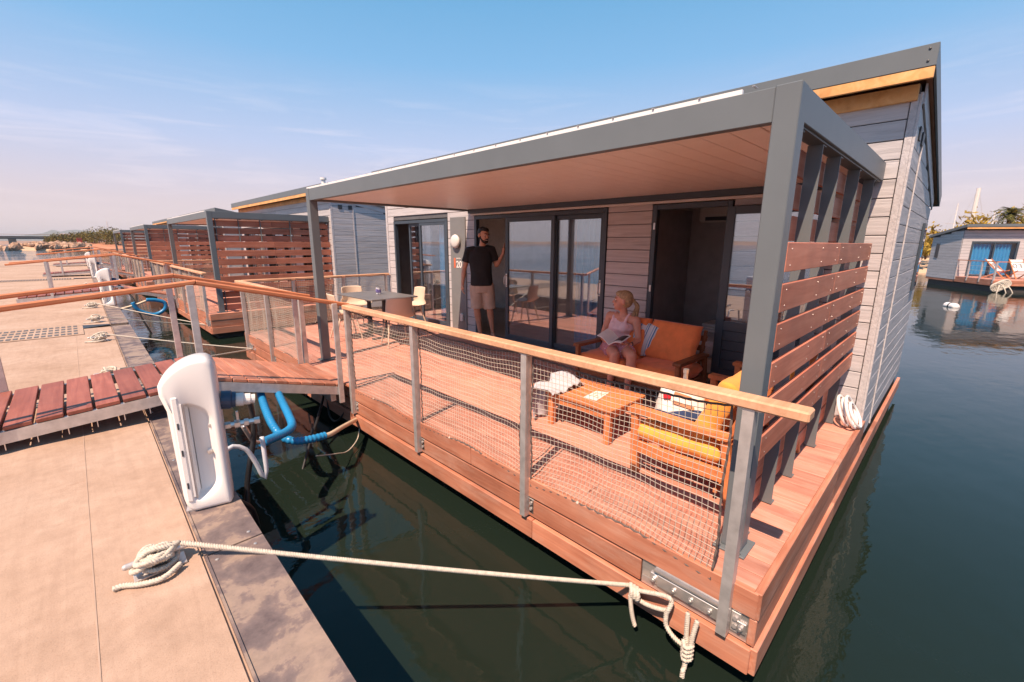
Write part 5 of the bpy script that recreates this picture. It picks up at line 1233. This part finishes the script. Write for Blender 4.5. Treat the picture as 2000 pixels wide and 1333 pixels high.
def book():
    B = thing('magazine', 'open magazine with a dark picture in the hands of the seated woman', 'magazine', (4.2, 2.63, .52)); sp = Vector((4.17, 2.63, .525))
    pic = plain('dark_print', (.02, .02, .025), .4)
    for s, nm in ((1, 'left_pages'), (-1, 'right_pages')):
        def f(u, v): return (sp.x-.10+.20*v+.03, sp.y+s*.155*u, sp.z+.012+.085*u*(1 if s > 0 else .55)+.02*math.sin(u*math.pi)+.05*v)
        MB().sheet(f, 10, 4, .007).build('page', M['white'], B, smooth=False)
        if s < 0:
            def g(u, v): x, y, z = f(.12+.8*u, .2+.7*v); return (x, y, z+.0045)
            MB().sheet(g, 8, 3, .0012).build('picture', pic, B)
book()

# ------------------------------------------------------------------ distant houseboat on the right
def far_boat():
    H = local('houseboat', 'distant grey houseboat across the basin with blue curtains and two deck chairs', 'houseboat', 'houseboats across the basin'); O = (0, 0, 0)
    def part(name, mb, mat, par=None): return mb.build(name, mat, par or H, O, fix=False)
    part('float', MB().box((.1, -9, -.5), (5.2, -.1, .27)), M['hull'])
    dk2 = part('deck', MB().box((0, -9.0, .30), (2.8, 0, .55)).box((2.81, -9, .28), (5.3, 0, .5)), M['fascia'])
    for i in range(14): plank('deck_board', 9.0, .19, .03, (.1+.2*i, -4.5, .568), M['deck'], dk2, rad(90))
    for z in (.315, .44): plank('fascia_board', 9.04, .03, .115, (-.018, -4.5, z+.055), M['fascia'], dk2, 0, .004, (0, 0, rad(90)))
    w = part('front_wall', MB().box((2.80, -.42, .58), (2.9, -.02, 3.0)).box((2.80, -9, .58), (2.9, -2.42, 3.0)).box((2.80, -2.42, 2.42), (2.9, -.42, 3.0)), M['gap'])
    for i in range(16):
        z = .58+.15*i
        for a, b in (((-.42, -.02), (-9, -2.42)) if z < 2.36 else ((-9, -.02),)): plank('siding_board', b-a, .018, .142, (2.79, (a+b)/2, z+.071), M['siding'], w, 0, .003, (rad(.5), 0, rad(90)))
    rzz = lambda x: 3.27-.17*(x-2.55)
    sw = MB().prism([(2.81, .40), (5.3, .40), (5.3, rzz(5.3)-.1), (2.81, rzz(2.81)-.1)], -.06, -.01, 'y').build('left_wall', M['gap'], H, O, fix=True)
    for i in range(19):
        z = .40+.15*i; xe = min(5.3, 2.55+(3.27-.11-z-.15)/.17)
        if xe > 3.0: plank('siding_board', xe-2.80, .018, .142, ((xe+2.8)/2, .0, z+.071), M['siding'], sw, 0, .003)
    part('window_slit', MB().box((4.55, .012, 1.5), (4.85, .03, 2.3), .005), M['frame'], sw); part('pane', MB().box((4.59, .031, 1.54), (4.81, .035, 2.26)), M['dark'], sw)
    part('roof', MB().prism([(2.45, rzz(2.45)-.14), (5.5, rzz(5.5)-.14), (5.5, rzz(5.5)), (2.45, rzz(2.45))], -9.1, .12, 'y'), M['steel']); part('pine_eaves_board', MB().box((2.47, -9, 3.04), (2.5, .08, 3.135)), M['pine']); 
    fr = part('window_frame', MB().box((2.77, -2.42, .58), (2.84, -2.33, 2.42)).box((2.77, -.51, .58), (2.84, -.42, 2.42)).box((2.77, -2.33, 2.34), (2.84, -.51, 2.42)).box((2.77, -1.45, .62), (2.82, -1.38, 2.34)).box((2.77, -2.33, .58), (2.84, -.51, .64)), M['frame'])
    part('pane', MB().box((2.80, -2.33, .64), (2.808, -.51, 2.34)), M['clearglass'], fr)
    part('back_panel', MB().box((3.6, -8.5, .58), (3.65, -.1, 3.0)), M['interiordark'])
    for k, (a, b) in enumerate(((-1.36, -.56), (-2.22, -1.5))):
        def f(u, v): q = u*5*2*math.pi; return (2.95+.05*math.sin(q), a+(b-a)*u, 2.28-1.6*v)
        part('curtain', MB().sheet(f, 50, 3, .004), M['curtain'])
    rl = part('railing', MB().box((.02, -.03, 1.42), (2.78, .03, 1.46)).box((0, -3.6, 1.42), (.06, .03, 1.46)), M['gangrail'])
    for x, y in ((2.75, 0), (1.85, 0), (.95, 0), (.03, 0), (.03, -1.2), (.03, -2.4), (.03, -3.6)): part('post', MB().box((x-.03, y-.03, .42), (x+.03, y+.03, 1.42)), M['galv'], rl)
    for z in (.75, .98, 1.2): part('wire', MB().tube([(2.75, 0, z), (.03, 0, z)], .006, 4), M['galv'], rl)
    return H
FARPOS, FARROT = (31.48, -1.09, ZW), rad(29.6)
FB = place(far_boat(), FARPOS, FARROT)
FR = Matrix.Rotation(FARROT, 3, 'Z')
def deck_chair(lx, ly, rz, label):
    R = local('deck_chair', label, 'deck chair', 'deck chairs on the distant houseboat')
    for s in (-1, 1):
        MB().bar((s*.27, -.45, .0), (s*.27, .42, .95), .03, .04).build('frame_bar', M['teak'], R, (0, 0, 0)); MB().bar((s*.24, .42, .0), (s*.24, -.38, .42), .03, .04).build('frame_bar', M['teak'], R, (0, 0, 0))
    MB().sheet(lambda u, v: (-.24+.48*u, -.36+.76*v, .40+.52*v-.20*math.sin(math.pi*v)), 4, 14, .006).build('canvas', M['white'], R, (0, 0, 0), smooth=True)
    cu = bpy.data.curves.new('t', 'FONT'); cu.body = '03'; cu.size = .40; cu.extrude = .001; o = bpy.data.objects.new('t', cu); C.objects.link(o); me = bpy.data.meshes.new_from_object(o.evaluated_get(bpy.context.evaluated_depsgraph_get())); bpy.data.objects.remove(o); me.materials.clear(); me.materials.append(M['panel'])
    t = new('number', me, R, (-.22, .070, .520)); t.rotation_euler = (rad(50), 0, 0)
    p = FR @ Vector((lx, ly, 0))+Vector(FARPOS)
    place(R, (p.x, p.y, ZW+.584), FARROT+rad(-90)+rz)
deck_chair(1.5, -.95, rad(35), 'white deck chair marked 03 turned sideways beside the railing of the distant houseboat'); deck_chair(1.35, -1.75, rad(-6), 'white deck chair marked 03 facing the water, right of the sideways one')
rp2 = MB(); r = random.Random(8); q0 = FR @ Vector((-.1, -.12, 0))+Vector(FARPOS)
for k in range(7): rp2.tube([q0+FR @ Vector((-.04-.03*r.random(), -.25+.22*math.cos(a)+.05*k, .42+.20*math.sin(a)-.03*k)) for a in [2*math.pi*i/12 for i in range(12)]], .032, 5, False, True)
for dy, e in ((-.15, -.35), (-.35, -.62), (-.05, .12)): rp2.tube(spline([q0+FR @ Vector((-.05, dy, .35)), q0+FR @ Vector((-.15, (dy+e)/2, .12)), q0+FR @ Vector((-.2, e, -.25))], .1), .028, 5)
tag(rp2.build('rope_bundle', M['rope'], None, smooth=True), 'bundle of white rope hanging from the front corner of the distant houseboat', 'rope')
bu = MB(); Mx = Matrix.Rotation(rad(35), 3, 'Z') @ Matrix.Rotation(rad(90), 3, 'Y'); bu.lathe([(.03, -.28), (.10, -.25), (.12, -.2), (.12, .2), (.10, .25), (.03, .28)], 16, (22.85, .115, ZW+.03), Mx); b_ = tag(bu.build('buoy', M['white'], None, smooth=False), 'white float lying on the water before the distant houseboat', 'buoy'); MB().lathe([(.1215, -.03), (.1225, -.029), (.1225, .029), (.1215, .03)], 16, (22.85, .115, ZW+.03), Mx).build('band', M['dark'], b_)

# ------------------------------------------------------------------ copies along the pontoon
STEP = 11.6
KIDS = None
for i, (loc, rz, lab) in enumerate(CHAIRS): c = copy_tree(SC); c.location = loc; c.rotation_euler = (0, 0, rz); c['label'] = lab
HL = ['second houseboat along the pontoon, its slatted red screen behind the dining table', 'third houseboat along the pontoon, only its screen and pergola posts showing', 'fourth and farthest houseboat at the end of the row']
GL = ['second gangway, just behind the nearest one', 'third gangway along the pontoon', 'farthest gangway along the pontoon']
PL = ['second white pedestal, between the nearest gangway and the second one', 'third white pedestal along the pontoon', 'farthest white pedestal along the pontoon']
for k in (1, 2, 3):
    d = Vector((0, STEP*k, 0))
    h = copy_tree(HB, None, ('number', 'lettering', 'orange_flash', 'screw_heads', 'string_lights', 'air_conditioner', 'wardrobe')); h.location = HB.location+d; h['label'] = HL[k-1]
    g = copy_tree(GW, None, ('screw',)); g.location = GW.location+d+Vector((.0125*STEP*k, 0, 0)); g['label'] = GL[k-1]
    p = copy_tree(PD); p.location = PD.location+d+Vector((.0125*STEP*k, 0, 0)); p['label'] = PL[k-1]
fl = MB().tube([(7.0, 16.9, 2.6), (7.0, 16.9, 3.85)], .07, 12).tube([(7.0, 16.9, 3.86), (7.0, 16.9, 3.93)], .11, 12); tag(fl.build('flue', M['white'], None), 'white flue pipe on the roof of the second houseboat', 'chimney')
hose('corrugated_hose', 'blue hose ring hanging under the second gangway', [(.93, 14.2, .18), (1.02, 14.2, -.02), (1.30, 14.2, -.16), (1.53, 14.2, -.05), (1.55, 14.2, .12), (1.38, 14.2, .20), (1.2, 14.2, .22)], .045, M['hose'], False, 10, 'hoses under the second gangway')
hose('power_cable', 'black cable dropping from the second pedestal to the water', [(.75, 14.7, .6), (.95, 14.5, .3), (1.05, 14.2, -.2), (1.2, 14.0, -.7)], .02, M['black'], False, 8, 'hoses under the second gangway', 'cable')
hose('hull_pipe', 'beige pipe joining the blue hose ring to the second houseboat', [(.65, 14.3, .02), (.95, 14.25, .10), (1.2, 14.2, .20)], .026, M['hosebeige'], False, 8, 'hoses under the second gangway', 'pipe')

# ------------------------------------------------------------------ air over the lagoon
hz = MB().box((-3550, -2550, -3.6), (5050, 7550, 92)); hm = bpy.data.materials.new('lagoon_air'); hm.use_nodes = True; nt = hm.node_tree; nt.nodes.remove(nt.nodes['Principled BSDF'])
pv = nt.nodes.new('ShaderNodeVolumePrincipled'); pv.inputs['Color'].default_value = (.80, .84, .92, 1); pv.inputs['Density'].default_value = .00018; nt.links.new(pv.outputs[0], nt.nodes['Material Output'].inputs['Volume'])
tag(hz.build('haze', hm, None, (0, 0, 0)), kind='stuff')
